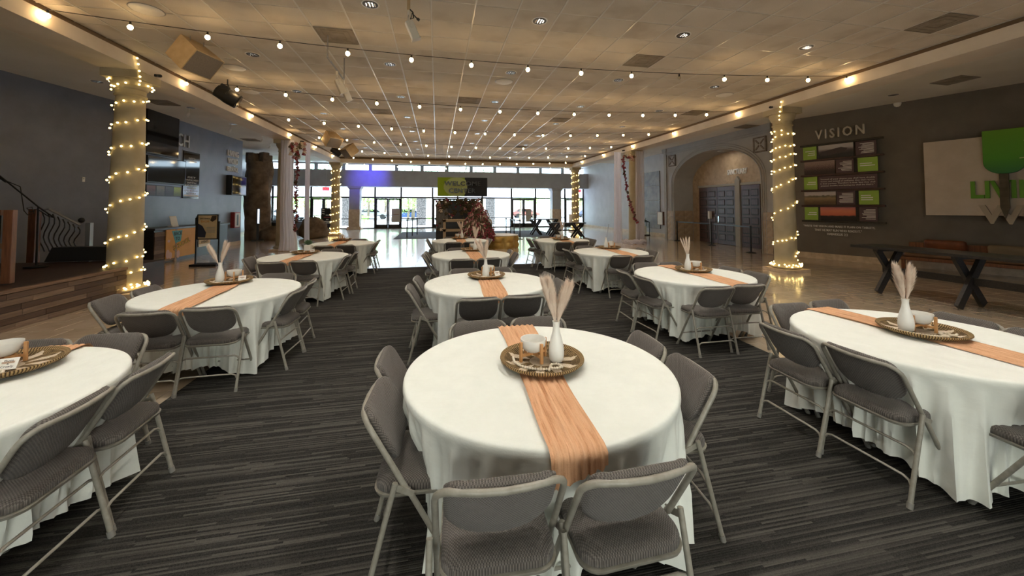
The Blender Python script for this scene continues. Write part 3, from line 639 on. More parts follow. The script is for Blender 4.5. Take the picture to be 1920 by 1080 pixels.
def make_chair():
    t = thing('folding_chair', 'grey padded folding chair', 'chair')
    dv = Vector((0, -.506, .862)); nv = Vector((0, .862, .506)); pv = Vector((0, -.06, .46))
    k = MB(); pillow(k, rrect(.205, .212, .075, 6, .0), [(.012, .434), (0, .440), (0, .462), (.006, .476), (.022, .487), (.07, .493)], lambda x, y, z: (x * (1 - .10 * (y > .1) * (y - .1) / .15), y, z))
    k.build('seat', m_seat, t, smooth=70)
    k = MB(); pillow(k, rrect(.212, .219, .075, 5, .0), [(.03, .412), (.004, .420), (0, .434), (.01, .437)], lambda x, y, z: (x * (1 - .10 * (y > .1) * (y - .1) / .15), y, z)); k.build('seat_pan', m_steel, t, smooth=60)
    out = []
    for i in range(13): a = PI + PI * i / 12; out.append((.197 * math.copysign(abs(math.cos(a)) ** .6, math.cos(a)), .215 + .125 * math.copysign(abs(math.sin(a)) ** .85, math.sin(a))))
    for cx_, a0 in ((.197 - .06, 0), (-.197 + .06, PI / 2)):
        for i in range(7): a = a0 + PI / 2 * i / 6; out.append((cx_ + .06 * math.cos(a), .325 + .06 * math.sin(a)))
    def fb(x, h, d): q = pv + dv * h + nv * (d - .036 * (1 - (x / .2) ** 2)); return (x, q.y, q.z)
    k = MB(); pillow(k, out, [(.07, -.010), (.02, -.009), (0, -.001), (0, .018), (.012, .028), (.05, .032)], fb); k.build('backrest', m_back, t, smooth=70)
    up = []
    L = .372; r = .075; W_ = .225
    up.append((W_, 0, 0)); up.append((W_, L - r, 0))
    for i in range(1, 6): a = PI / 2 * i / 5; up.append((W_ - r + r * math.cos(a), L - r + r * math.sin(a), 0))
    up = up + [(x, h, 0) for x, h in ((.08, L + .004), (0, L + .005), (-.08, L + .004))] + [(-x, h, 0) for x, h, _ in reversed(up)]
    def fu(x, h): q = pv + dv * h + nv * (-.034 * (1 - (x / .225) ** 2) - .004); return (x, q.y, q.z)
    MB().tube([fu(x, h) for x, h, _ in up], .0125, 8).build('back_frame', m_steel, t, smooth=60)
    for s in (-1, 1):
        g = MB().tube([(s * .225, .20, .012), (s * .225, -.06, .462)], .0125, 8).build('leg', m_steel, t, smooth=60)
        MB().tube([(s * .225, .207, 0), (s * .225, .190, .030)], .0155, 8).build('rubber_foot', m_rubber, g, smooth=60)
        g = MB().tube([(s * .246, -.238, .012), (s * .246, -.112, .505)], .0125, 8).build('leg', m_steel, t, smooth=60)
        MB().tube([(s * .246, -.241, 0), (s * .246, -.232, .032)], .0155, 8).build('rubber_foot', m_rubber, g, smooth=60)
        MB().bar((s * .238, -.118, .485), (s * .236, -.035, .447), .006, .026, (0, 0, 1)).build('bracket', m_steel, t)
    def rl(z): return -.238 + .126 * (z - .012) / .493
    for z0, z1 in ((.105, .150), (.265, .305)):
        MB().tube([(-.246, rl(z0), z0), (-.225, rl(z1), z1 - .012), (-.195, rl(z1), z1), (.195, rl(z1), z1), (.225, rl(z1), z1 - .012), (.246, rl(z0), z0)], .0075, 6).build('stretcher', m_steel, t, smooth=60)
    MB().tube([(-.225, .20 - .578 * .17, .17), (.225, .20 - .578 * .17, .17)], .0075, 6).build('stretcher', m_steel, t, smooth=60)
    return t
CH0 = make_chair(); used = [False]
def chair(x, y, facing, label, group):
    """facing: angle the sitter looks towards (0 = +x)"""
    o = CH0 if not used[0] else copy_tree(CH0); used[0] = True
    o.location = (x, y, 0.0102 if CAR[0] < x < CAR[1] and y < CAR[3] else 0); o.rotation_euler = (0, 0, facing - PI / 2); o['label'] = label; o['group'] = group; return o

# ================================================================ round tables and what is on them
TABLES = {'L1': (-2.51, 2.39), 'C1': (.60, 2.22), 'R1': (3.49, 2.18), 'L2': (-2.37, 4.88), 'C2': (.63, 4.80), 'R2': (3.54, 4.79),
          'L3': (-2.48, 7.95), 'C3': (.68, 7.65), 'R3': (3.63, 7.55), 'L4': (-2.39, 10.65), 'C4': (.64, 10.85), 'R4': (3.51, 10.40)}
ROW = {'1': 'nearest', '2': 'second', '3': 'third', '4': 'farthest'}; CLM = {'L': 'left', 'C': 'centre', 'R': 'right'}
def tname(k): return '%s %s table' % (ROW[k[1]], CLM[k[0]])
TR, TZ = .775, .757
def cloth_mesh(seed):
    rs = random.Random(seed); n = 360; ph = [rs.uniform(0, 2 * PI) for _ in range(6)]; cor = [rs.uniform(-.10, .10) for _ in range(4)]
    def free(a):                    # 1 where the cloth hangs free between two pairs of chairs, 0 in front of the chairs
        best = 0
        for i in range(4):
            d = (a - (PI / 4 + i * PI / 2 + cor[i]) + PI) % (2 * PI) - PI; best = max(best, math.exp(-(d / .27) ** 2))
        return best
    top = [(.15, 0), (.4, 0), (.6, 0), (.70, 0), (.75, 0), (.764, -.0015), (.772, -.006), (.776, -.014), (.7775, -.034), (.772, -.050)]; nd = 18; k = MB()
    def fn(i, j):
        a = 2 * PI * i / n
        if j < len(top): r, z = top[j]; w = .0016 * math.sin(5 * a + ph[0]) * math.sin(9 * r * 3 + ph[1]) * (r > .3 and r < .73); return (r * math.cos(a), r * math.sin(a), TZ + z + w)
        t = (j - len(top) + 1) / nd; f = free(a); hem = .135 - .095 * f + .015 * math.sin(6 * a + ph[2])
        z = TZ - .048 - t * (TZ - .048 - hem)
        pl = 1 - 2 * abs(math.sin(16 * a + 1.2 * math.sin(3 * a + ph[3]) + ph[4])) ** .7; pl2 = 1 - 2 * abs(math.sin(27 * a + 2.0 * math.sin(4 * a + ph[5]) + 1.5 * t)) ** .8; cf = math.cos(3 * PI * 0 + 16 * a + ph[1])
        amp = (.010 + .034 * t) * (.75 + .6 * f) * min(1, t * 8); q_ = min(1, max(0, (t - .06) / .55)); push = (1 - f) * (.105 * q_ * q_ * (3 - 2 * q_) + .02 * t)
        r = TR - .004 + .038 * t * f - push + amp * pl + (.007 + .011 * t) * pl2 * min(1, t * 8) + .012 * f * t * cf
        sw = .05 * t * (1 - f) * math.sin(8 * a + ph[2]); a2 = a + sw * .6
        return (r * math.cos(a2), r * math.sin(a2), z)
    k.raw([(0, 0, TZ)], []); base = len(k.v); k.grid(fn, n, len(top) + nd, wrap=True); k.f += [(0, base + i, base + (i + 1) % n) for i in range(n)]
    return k.mesh('cloth', m_cloth, smooth=80)
CLOTHS = [cloth_mesh(s) for s in (3, 11, 19, 27)]
table_top = MB().lathe([(.74, .705), (.755, .712), (.755, .735), (.745, .740)], 48).mesh('tabletop', mat('grey_table_plastic', (.45, .44, .42), .5), True)
table_leg = MB().tube([(0, 0, 0), (0, 0, .72)], .014, 8).mesh('leg', m_steel, True)
def runner_mesh(seed, hang_n, hang_f, slant):
    rs = random.Random(seed); nu, nv = 27, 90; w = .125; ph = [rs.uniform(0, 6) for _ in range(5)]
    half = .79; fl = half * 2; Ltot = fl + hang_n + hang_f; k = MB()
    def fn(i, j):
        a = i / (nu - 1) * 2 - 1; s = -hang_n + Ltot * j / (nv - 1); d = 0.
        if j == 0: s += slant * (a * .5 + .5) + .006 * math.sin(17 * a + ph[0])
        elif j < 12: s += slant * (a * .5 + .5) * (1 - j / 12)
        wr = .0058 * (1 + math.sin(21 * a + .8 * math.sin(3.1 * s + ph[0]) + ph[1])) + .0040 * (1 + math.sin(37 * a + 5 * s + ph[2])) * (.5 + .5 * math.sin(4 * s + ph[3]))
        x = a * w * (1 + .07 * math.sin(2.3 * s + ph[4]) + .03 * math.sin(9 * s)) + .012 * math.sin(2.6 * s + ph[1])
        if s < 0: y, z = -half - .006 - wr - .03 * abs(s), TZ - .006 + s
        elif s > fl: y, z = half + .006 + wr, TZ - .006 - (s - fl)
        else:
            e = min(s, fl - s); y = -half + s; z = TZ + .003 + wr - .008 * max(0, 1 - e / .03)
            rr = math.hypot(x, y)
            if rr > TR - .02: z = min(z, TZ + .003 + wr - .0)
        return (x, y, z)
    k.grid(fn, nu, nv); return k.mesh('runner', m_gauze, smooth=80)
RUN_FRONT = runner_mesh(5, .13, .04, .075); RUN_OTHER = runner_mesh(8, .07, .05, .02)
tray_me = MB().lathe([(.001, .001), (.19, .001), (.235, .020), (.252, .036), (.250, .044), (.240, .043), (.226, .030), (.19, .013), (.001, .011)], 72, cap=False).mesh('tray', m_wicker, True)
vase_me = MB().lathe([(.001, .002), (.036, .001), (.043, .012), (.047, .05), (.044, .09), (.034, .135), (.023, .175), (.0195, .205), (.021, .228), (.0235, .238), (.020, .238), (.0165, .225), (.0165, .19), (.001, .17)], 28, cap=False).mesh('vase', m_ceramic, 60)
bowl_me = MB().lathe([(.001, .0), (.03, .0), (.055, .014), (.072, .040), (.078, .075), (.0775, .080), (.074, .080), (.068, .045), (.05, .020), (.001, .012)], 32, cap=False).mesh('bowl', m_ceramic, 60)
post_me = MB().box(0, 0, .058, .016, .016, .116).mesh('post', m_stand, bevel=.002); cross_me = MB().box(0, 0, 0, .162, .014, .016).mesh('crossbar', m_stand, bevel=.002)
bead_me = MB().ball((0, 0, 0), .0078, 8, 6).mesh('bead', m_bead, True)
def plume_mesh(seed, L, wid, n):
    rs = random.Random(seed); k = MB(); bend = rs.uniform(-.05, .05)
    def st(t): return Vector((bend * t * t, .02 * t * t, L * t))
    for i in range(n):
        t = .14 + .82 * rs.random() ** .75; a = rs.uniform(0, 2 * PI); p = st(t); out = Vector((math.cos(a), math.sin(a), 0))
        e = (1 - abs((t - .60) / .52) ** 2.0); ln = (.085 + .06 * rs.random()) * (L / .32); sp = wid * max(.25, e) * rs.uniform(.45, 1.15)
        m_ = p + out * sp * .55 + Vector((0, 0, ln * .5)); q = p + out * sp + Vector((0, 0, ln * rs.uniform(.75, 1.05))); sd = Vector((-out.y, out.x, 0)) * .0019
        o = len(k.v); k.v += [tuple(p - sd), tuple(p + sd), tuple(m_ + sd), tuple(m_ - sd), tuple(q)]; k.f += [(o, o + 1, o + 2, o + 3), (o + 3, o + 2, o + 4)]
    k.tube([st(t) for t in (0, .25, .5, .75, 1.)], [.0022, .002, .0016, .0012, .0006], 5)
    return k.mesh('plume', m_pampas)
PLUMES = [plume_mesh(1, .265, .034, 1100), plume_mesh(2, .245, .036, 1100), plume_mesh(4, .26, .030, 1000)]
THIN = [plume_mesh(7, .25, .016, 260), plume_mesh(9, .23, .014, 240)]
card_back = mat('card_board', (.62, .45, .34), .7)
def scribble(k, x0, x1, y, amp, seed):
    rs = random.Random(seed); pts = [(x0 + (x1 - x0) * i / 14, y + amp * math.sin(i * 2.1 + rs.uniform(-.6, .6)) * rs.uniform(.5, 1), .0022) for i in range(15)]; k.tube(pts, .0006, 4)
def setting(kt, tx, ty, vase=None, plumes='full', bowl=None, card=None, beads=False, planter=None, cup=False, words_=None, rot=0.):
    """tray at tx,ty with its vase, bowl on stand, beads and card at offsets from the tray centre"""
    tn = tname(kt); z = TZ + .010
    t = tag(place(tray_me, 'woven_tray', None, (tx, ty, z), (0, 0, random.uniform(0, 6))), 'round woven seagrass tray on the %s' % tn, 'tray', 'woven trays'); zt = z + .0135
    if vase:
        x, y = tx + vase[0], ty + vase[1]
        tag(place(vase_me, 'bottle_vase', None, (x, y, zt)), 'white ceramic bottle vase on the %s' % tn, 'vase', 'white bottle vases')
        if plumes:
            b = thing('pampas_bunch', 'dried pampas plumes standing in the vase on the %s' % tn, 'pampas grass', (x, y, zt + .172), group='pampas bunches')
            sets = {'full': [(0, -.15, .05), (1, .10, -.08), (2, -.05, .02), (1, .19, .06), (0, .02, .14)], 'two': [(0, -.08, .04), (1, .30, .06), (2, .16, -.12), (1, -.16, .1)], 'wide': [(0, -.52, .0), (2, -.40, .06), (1, .12, 0), (0, .22, .06)],
                    'thin': [(3, -.26, .02), (4, .0, .05), (3, .22, -.02), (4, -.12, .1), (3, .10, .1)], 'narrow': [(0, -.05, 0), (1, .06, .06), (2, .0, -.07)], 'lean': [(0, -.30, 0), (2, -.18, .08), (1, -.06, -.05)], 'reed': []}[plumes]
            for q, ax, ay in sets: place((PLUMES + THIN)[q], 'plume', b, (0, 0, 0), (-ay, ax, random.uniform(-.3, .3)))
            if plumes == 'reed': MB().tube([(0, 0, 0), (.02, 0, .10), (.07, 0, .36)], [.004, .005, .008], 6).build('stalk', mat('grey_reed', (.33, .30, .30), .9), b, True)
    if bowl:
        x, y = tx + bowl[0], ty + bowl[1]; s = thing('bamboo_stand', 'small bamboo stand on the tray of the %s' % tn, 'stand', (x, y, zt), bowl[2] if len(bowl) > 2 else .5, 'bamboo bowl stands')
        for i in range(4): place(post_me, 'post', s, (.0885 * math.cos(i * PI / 2), .0885 * math.sin(i * PI / 2), 0), (0, 0, i * PI / 2))
        for i in range(2): place(cross_me, 'crossbar', s, (0, 0, .036 + .0005 * i), (0, 0, i * PI / 2))
        if cup: tag(MB().lathe([(.001, 0), (.055, 0), (.062, .004), (.066, .10), (.062, .10), (.058, .01), (.001, .008)], 4, cap=False).build('square_cup', m_ceramic, None, loc=(x, y, zt + .046)), 'square cream cup on a stand on the %s' % tn, 'cup')
        else: tag(place(bowl_me, 'ceramic_bowl', None, (x, y, zt + .0455)), 'white ceramic bowl on a bamboo stand on the %s' % tn, 'bowl', 'white bowls on stands')
    if beads:
        g = thing('bead_garland', 'string of pale wooden beads on the tray of the %s' % tn, 'garland', (tx, ty, zt), group='wooden bead garlands'); P = []
        pts = [(-.165, .06), (-.17, .0), (-.15, -.06), (-.10, -.11), (-.04, -.135), (.02, -.14), (.07, -.13), (.085, -.10), (.06, -.075), (.03, -.085), (.015, -.12), (.0, -.155), (.045, -.165), (.09, -.15)]
        if beads == 2: pts = [(-x, y) for x, y in pts]
        L = [0]
        for a_, b_ in zip(pts, pts[1:]): L.append(L[-1] + math.dist(a_, b_))
        m_ = int(L[-1] / .0158)
        for i in range(m_):
            d = i * L[-1] / m_; j = max(q for q in range(len(L)) if L[q] <= d); j = min(j, len(pts) - 2); f = (d - L[j]) / (L[j + 1] - L[j]); x = pts[j][0] + (pts[j + 1][0] - pts[j][0]) * f; y = pts[j][1] + (pts[j + 1][1] - pts[j][1]) * f
            place(bead_me, 'bead', g, (x, y, .0075 + (.012 if 10 < j else 0) + max(0, math.hypot(x, y) - .17) * .4))
    if planter:
        x, y = tx + planter[0], ty + planter[1]; p = thing('succulent_planter', 'square white planter with green succulent on the %s' % tn, 'planter', (x, y, zt))
        for i in range(4): MB().box(.052 * math.cos(PI / 4 + i * PI / 2), .052 * math.sin(PI / 4 + i * PI / 2), .02, .014, .014, .04).build('foot', m_stand, p)
        MB().box(0, 0, .095, .125, .125, .11).build('pot', m_ceramic, p, bevel=.006); k = MB()
        for i in range(46):
            a = i * 2.4; e = .25 + 1.1 * (i / 46); d = Vector((math.cos(a) * math.sin(e), math.sin(a) * math.sin(e), math.cos(e))); k.tube([Vector((0, 0, .15)), Vector((0, 0, .16)) + d * .05, Vector((0, 0, .165)) + d * .095], [.008, .015, .002], 5)
        k.build('leaves', m_leaf, p, True)
    if card:
        x, y, rz = tx + card[0], ty + card[1], card[2]; c = thing('name_card', ('small white name card with handwriting on the %s' if words_ else 'small lettered white card leaning on the tray of the %s') % tn, 'card', (x, y, zt + .004 + max(0, math.hypot(card[0], card[1]) - .19) * .5), rz, 'small lettered table cards')
        w, h = .078, .064; R = Matrix.Rotation(math.radians(58), 4, 'X')
        k = MB(); k.box(0, h / 2, 0, w, h, .004, M=R); k.build('paper', m_card, c); MB().box(0, .022, .020, .05, .012, .038).build('easel_block', card_back, c)
        if words_:
            e = bpy.data.objects.new('writing', None)
            for s_, yy, ww, hh in ((words_[0], .048, .036, .014), (words_[1], .032, .009, .011), (words_[2], .015, .05, .016)):
                o = text(s_, ww, hh, m_ink, c, 0, yy, .0022, .0006); o.rotation_euler = (math.radians(58), 0, 0)
        else:
            k = MB(); scribble(k, -.02, .022, .045, .006, 1); scribble(k, -.01, .012, .030, .004, 2); scribble(k, -.024, .024, .016, .006, 3); k.v = [tuple(R @ Vector(p)) for p in k.v]; k.build('writing', m_ink, c)
px = {'C1': (1016, 678), 'L1': (8, 690), 'R1': (1728, 622), 'L2': (430, 528), 'C2': (912, 518), 'R2': (1300, 507), 'L3': (573, 474), 'C3': (886, 469), 'R3': (1143, 465), 'L4': (641, 450), 'C4': (862, 447), 'R4': (1052, 449)}
opts = {'C1': dict(vase=(.085, -.02), plumes='full', bowl=(-.045, .035, .35), beads=1), 'L1': dict(bowl=(-.06, .06, .3), beads=1, card=(.06, -.06, .25), words_=('Bugs', '&', 'Crawly'), vase=(-.19, -.02), plumes='full'),
        'R1': dict(vase=(-.10, .03), plumes='two', bowl=(.03, .03, .2), beads=1), 'L2': dict(vase=(-.08, -.05), plumes='wide', bowl=(.02, .07, .4), beads=1, card=(.14, .0, .3)),
        'C2': dict(vase=(-.02, -.08), plumes='lean', bowl=(.03, .06, .3), beads=2, card=(.15, -.03, .4)), 'R2': dict(vase=(-.09, .0), plumes='thin', bowl=(.04, .0, .3), beads=1, card=(.16, -.02, 1.2)),
        'L3': dict(planter=(.03, .05), card=(.13, .0, .4)), 'C3': dict(vase=(.05, -.08), plumes='narrow', bowl=(.02, .06), card=None), 'R3': dict(vase=(-.10, -.03), plumes='reed', bowl=(.05, .02), cup=True),
        'L4': dict(vase=None, bowl=(-.01, .0), cup=True, card=(.14, 0, .4)), 'C4': dict(vase=(.06, -.04), plumes='lean', bowl=(-.05, .04)), 'R4': dict(vase=(.02, -.04), plumes='narrow', bowl=(-.07, .03))}
SHIFT = {'C1': {'front': -.13}, 'L2': {'front': .08}, 'R2': {'front': -.14}}
DIST = {'front': .685, 'back': .60, 'left': .65, 'right': .60}
SKIP = {'L1': ['front', 'left'], 'R1': []}
rc = random.Random(21)
for n_, (kt, (x, y)) in enumerate(TABLES.items()):
    tn = tname(kt)
    t = thing('round_table', 'round folding table hidden under the white cloth of the %s' % tn, 'table', (x, y, .0102 if kt[0] == 'C' and kt[1] != '4' else .0), group='round folding tables'); place(table_top, 'tabletop', t)
    for i in range(4): place(table_leg, 'leg', t, (.42 * math.cos(PI / 4 + i * PI / 2), .42 * math.sin(PI / 4 + i * PI / 2), 0))
    tag(place(CLOTHS[(n_ * 5) % 4], 'tablecloth', None, (x, y, 0), (0, 0, (n_ % 4) * PI / 2)), 'white cotton cloth draped over the %s' % tn, 'tablecloth', 'white round tablecloths')
    p = at_z(px[kt][0], px[kt][1], .775)
    tag(place(RUN_FRONT if kt == 'C1' else RUN_OTHER, 'table_runner', None, ((p[0] + x) / 2 - .03 * (kt == 'C1'), y, 0), (0, 0, {'C1': -.03, 'L2': .09, 'C2': -.02}.get(kt, rc.uniform(-.04, .05)))), 'crinkled peach gauze runner across the %s' % tn, 'table runner', 'peach table runners')
    setting(kt, p[0], p[1], **opts[kt])
    for side, a in (('front', -PI / 2), ('right', 0.), ('back', PI / 2), ('left', PI)):
        if side in SKIP.get(kt, []): continue
        for s in (-1, 1):
            lat = s * .238 + SHIFT.get(kt, {}).get(side, rc.uniform(-.03, .03)); d = DIST[side] + rc.uniform(-.02, .04)
            cx_ = x + d * math.cos(a) - lat * math.sin(a); cy_ = y + d * math.sin(a) + lat * math.cos(a)
            if side in ('front', 'back'): w = 'left' if cx_ < x + SHIFT.get(kt, {}).get(side, 0) else 'right'
            else: w = 'nearer' if cy_ < y else 'farther'
            chair(cx_, cy_, a + PI + rc.uniform(-.07, .07), 'grey padded folding chair, %s of the %s pair at the %s' % (w, side, tn), 'grey folding chairs at the round tables')
# ================================================================ columns with fairy lights
def column(x, y, label, group='round plaster columns'):
    t = thing('round_column', label, 'column', (x, y, 0), group=group)
    MB().box(0, 0, .04, .74, .74, .08).build('plinth', m_base, t, bevel=.006)
    MB().lathe([(.30, .08), (.34, .10), (.345, .125), (.32, .15), (.275, .165), (.262, .19)], 32).build('base_ring', m_column, t, 60)
    MB().lathe([(.255, .17), (.252, 1.4), (.245, 2.4), (.225, 3.4), (.215, 3.90)], 40).build('shaft', m_column, t, 60)
    MB().lathe([(.215, 3.86), (.240, 3.87), (.243, 3.895), (.222, 3.91), (.222, 3.99), (.25, 4.01), (.255, 4.03), (.27, 4.05), (.30, 4.12), (.305, 4.17), (.29, 4.18)], 40).build('capital', m_column, t, 45)
    MB().box(0, 0, 4.255, .62, .62, .15).build('abacus', m_column, t, bevel=.008); return t
fairy_me = MB().ball((0, 0, 0), .0155, 8, 6).mesh('bulb', m_fairy, True)
def fairy(x, y, rows, label, step=.125, base=True, sc=1.2, up=None):
    t = thing('fairy_lights', label, 'string lights', (x, y, 0), group='fairy lights round the columns'); rf = random.Random(int(x * 100 + y)); pts = []
    rows = sorted(rows); a = 1.5 * PI - 2 * PI * .5; z0 = rows[0] - (rows[1] - rows[0]) * .5; zz = [z0] + rows + [rows[-1] + (rows[-1] - rows[-2]) * .4]
    def rad(z): return (.262 if z < 2.4 else .252 if z < 3.3 else .236) + (.02 if z > 3.86 else 0) + (.05 if z > 4.02 else 0)
    bul = []
    if base:
        for i in range(20): b_ = 2 * PI * i / 20; pts.append((.335 * math.cos(b_), .335 * math.sin(b_), .175 + rf.uniform(-.02, .02))); bul.append((.35 * math.cos(b_) + rf.uniform(-.02, .02), .35 * math.sin(b_) + rf.uniform(-.02, .02), .19 + rf.uniform(-.03, .03)))
    d = 0
    for q in range(len(zz) - 1):
        for i in range(16):
            f = i / 16; b_ = PI / 2 + 2 * PI * (f if q else f * .999); z = zz[q] + (zz[q + 1] - zz[q]) * f if 0 < q < len(zz) - 2 else zz[q] + (zz[q + 1] - zz[q]) * f
            b_ = 1.5 * PI + 2 * PI * f; r = rad(z) + .006; pts.append((r * math.cos(b_), r * math.sin(b_), z))
    L = 0; nxt = .05
    for p, q in zip(pts, pts[1:]):
        e = math.dist(p, q)
        while nxt < L + e:
            f = (nxt - L) / e; c = [p[i] + (q[i] - p[i]) * f for i in range(3)]; rr = math.hypot(c[0], c[1]); s_ = (rr + .018) / rr
            bul.append((c[0] * s_, c[1] * s_, c[2] + rf.uniform(-.03, .03))); nxt += step * rf.uniform(.7, 1.5)
        L += e
    if up: pts += up; bul += up
    MB().tube(pts, .0035, 4).build('wire', m_wire, t)
    for b_ in bul: place(fairy_me, 'bulb', t, b_, scale=sc)
XCL, XCR = XL - BW / 2, XR + BW / 2; YCL, YCR = 8.72, 8.55
column(XCL, YCL, 'round cream column wrapped in fairy lights beside the wooden stage')
column(XCR, YCR, 'round cream column wrapped in fairy lights before the vision board')
def rowz(u, vs, y): return [at_y(u, v, y - .25)[2] for v in vs]
fairy(XCL, YCL, rowz(245, (160, 193, 230, 277, 327, 382, 449, 495), YCL), 'warm fairy lights spiralling up the column beside the stage', up=[(.33, -.28, 4.12), (.34, -.30, 4.20), (.345, -.33, 4.30), (.345, -.36, 4.42), (.35, -.40, 4.52)])
fairy(XCR, YCR, rowz(1471, (250, 272, 290, 312, 337, 385, 447), YCR), 'warm fairy lights spiralling up the column before the vision board', up=[(-.30, -.20, 4.0), (-.325, -.22, 4.10), (-.33, -.25, 4.2), (-.335, -.27, 4.32), (-.34, -.3, 4.44)])
for x, s, lab in ((XCL, -1, 'left'), (XCR, 1, 'right')):
    column(x, 24.21, 'far %s round column with fairy lights before the glazed entrance' % lab)
    fairy(x, 24.21, [.45 + .42 * i for i in range(9)], 'fairy lights round the far %s column' % lab, step=.15, sc=1.5)
    column(x, 16.45, 'round column on the %s hung with white drapes and a flower garland' % lab)
# sheer drapes and flower garlands on the middle columns
def drape(x0, x1, y, xb0, xb1, label, puddle=0.):
    k = MB(); nu, nv = 40, 26; rd = random.Random(int(x0 * 77)); ph = rd.uniform(0, 6)
    def fn(i, j):
        a = i / (nu - 1); t = j / (nv - 1); e = max(0, t - .55) / .45; xa = x0 + (xb0 - x0) * e ** 1.6; xb = x1 + (xb1 - x1) * e ** 1.6
        z = 4.30 - t * 4.275; yy = y + .045 * math.sin(a * 34 + ph + 1.2 * t) * (.6 + .5 * t) + .02 * math.sin(a * 61 + 3 * t) - (.35 * max(0, t - .9) / .1 * puddle)
        return (xa + (xb - xa) * a, yy, max(.02, z))
    k.grid(fn, nu, nv); o = k.build('sheer_drape', m_sheer, None, smooth=80); return tag(o, label, 'drape', 'white sheer drapes')
yd = 16.10
def ux(u, y=yd): return at_y(u, 400, y)[0]
drape(ux(524), ux(549), yd, ux(526), ux(563), 'wide white sheer drape flaring at the floor, left column left side', .5)
drape(ux(561), ux(571), yd + .55, ux(562), ux(573), 'narrow white sheer drape behind the left garlanded column')
drape(ux(1162), ux(1175), yd + .5, ux(1160), ux(1176), 'white sheer drape hanging on the near side of the right garlanded column')
drape(ux(1193), ux(1208), yd, ux(1192), ux(1207), 'white sheer drape nearest the arched entrance on the right garlanded column')
k = MB(); cp_ = [Vector((ux(1166) + (ux(1207) - ux(1166)) * i / 14, yd - .10 - .25 * math.sin(PI * i / 14), .10 + .03 * math.sin(i * 1.3))) for i in range(15)]
k.grid(lambda i, j: tuple(cp_[j] + Vector((.03 * math.sin(5 * i + j), math.cos(2 * PI * i / 16) * (.14 + .03 * math.sin(3 * i + 1.7 * j)), max(-.095, math.sin(2 * PI * i / 16) * (.10 + .035 * math.sin(4 * i - 1.1 * j)))))), 16, 15, wrap=True)
tag(k.build('drape_bundle', m_sheer, None, True), 'bunched end of white drape on the floor by the right column', 'drape')
fl_me = {}
for nm, m_ in (('r', m_flower_r), ('p', m_flower_p), ('w', m_flower_w), ('d', m_leaf_d)):
    k = MB(); rg = random.Random(nm)
    for i in range(7):
        a = i * 2.4; r = .05 * (i / 7) ** .5; k.ball((r * math.cos(a), r * math.sin(a), .012 * math.sin(i)), .026, 5, 4, (1, 1, .7))
    fl_me[nm] = k.mesh('bloom', m_, True)
def garland(pts, label, dens=.05, extra=()):
    t = thing('flower_garland', label, 'garland', pts[0], group='flower garlands'); o = Vector(pts[0]); rg = random.Random(len(label)); P = [Vector(p) - o for p in pts]
    MB().tube(P, .012, 5).build('vine', m_leaf_d, t)
    for a, b in zip(P, P[1:]):
        n_ = max(1, int((b - a).length / dens))
        for i in range(n_): place(fl_me[rg.choice('rrrpdrd')], 'bloom', t, a + (b - a) * (i / n_) + Vector((rg.uniform(-.05, .05), rg.uniform(-.06, 0), rg.uniform(-.03, .03))), (rg.uniform(0, 6), rg.uniform(0, 6), 0), rg.uniform(.7, 1.3))
    for (x, z, c, s) in extra: place(fl_me[c], 'bloom', t, (x, -.05, z), (1.4, 0, 0), s)
gx = ux(555.5); ex = [(random.Random(i).uniform(-.32, .28), random.Random(i + 50).uniform(-.55, .05) * (1 if i % 2 else .4), 'wwprd'[i % 5], 1.3) for i in range(26)]
garland([(gx, yd + .02, 4.15), (gx + .01, yd, 3.3), (gx - .01, yd, 2.4), (gx, yd, 1.5), (gx - .01, yd, .72)], 'burgundy flower garland hanging straight down the left draped column', extra=ex)
a0 = ux(1168); a1 = ux(1192)
garland([(a1, yd - .05, 4.02), (a0 + .15, yd - .05, 3.98), (a0, yd - .05, 4.05), (a0 + .05, yd - .05, 3.3), (a0 + .22, yd - .05, 2.2), (a1, yd - .05, .95)], 'dark flower garland slanting across the right draped column', extra=[(.02 * i - .3, .05 - .03 * i, 'wp'[i % 2], 1.2) for i in range(8)])

# ================================================================ festoon strings across the coffer
glob = MB().ball((0, 0, -.075), .034, 12, 8, (1, 1, 1.12)).mesh('bulb', m_bulb, True); glob_off = MB().ball((0, 0, -.075), .030, 10, 8, (1, 1, 1.12)).mesh('bulb', m_bulb_off, True)
sock = MB().lathe([(.004, .012), (.012, .010), (.016, -.03), (.019, -.046)], 10).mesh('socket', m_rubberwire, True)
for s_, y in enumerate((6.6, 9.7, 12.8, 15.9, 19.0, 22.1, 25.3)):
    zt = 4.57 if s_ < 6 else 4.50; sg = .29 if s_ < 6 else .2
    def zc(x): f = (x - XL) / (XR - XL); return zt - sg * 4 * f * (1 - f)
    t = thing('festoon_string', 'sagging festoon string of warm bulbs, %s from the camera' % words[s_], 'string lights', (0, y, 0), group='festoon bulb strings'); n_ = 15; pts = [(XL + .01 + (XR - XL - .02) * i / 56, 0, zc(XL + (XR - XL) * i / 56)) for i in range(57)]
    MB().tube(pts, .006, 5).build('cable', m_rubberwire, t)
    if s_ == 6:
        for i in (0, 28, 56): MB().tube([pts[i], (pts[i][0], 0, ZE)], .004, 4).build('hanging_wire', m_greymetal, t)
    for i in range(n_):
        x = XL + .07 + (XR - XL - .14) * i / (n_ - 1); g = place(sock, 'socket', t, (x, 0, zc(x) - .012)); place(glob_off if (s_ == 0 and i == 10) else glob, 'bulb', g)
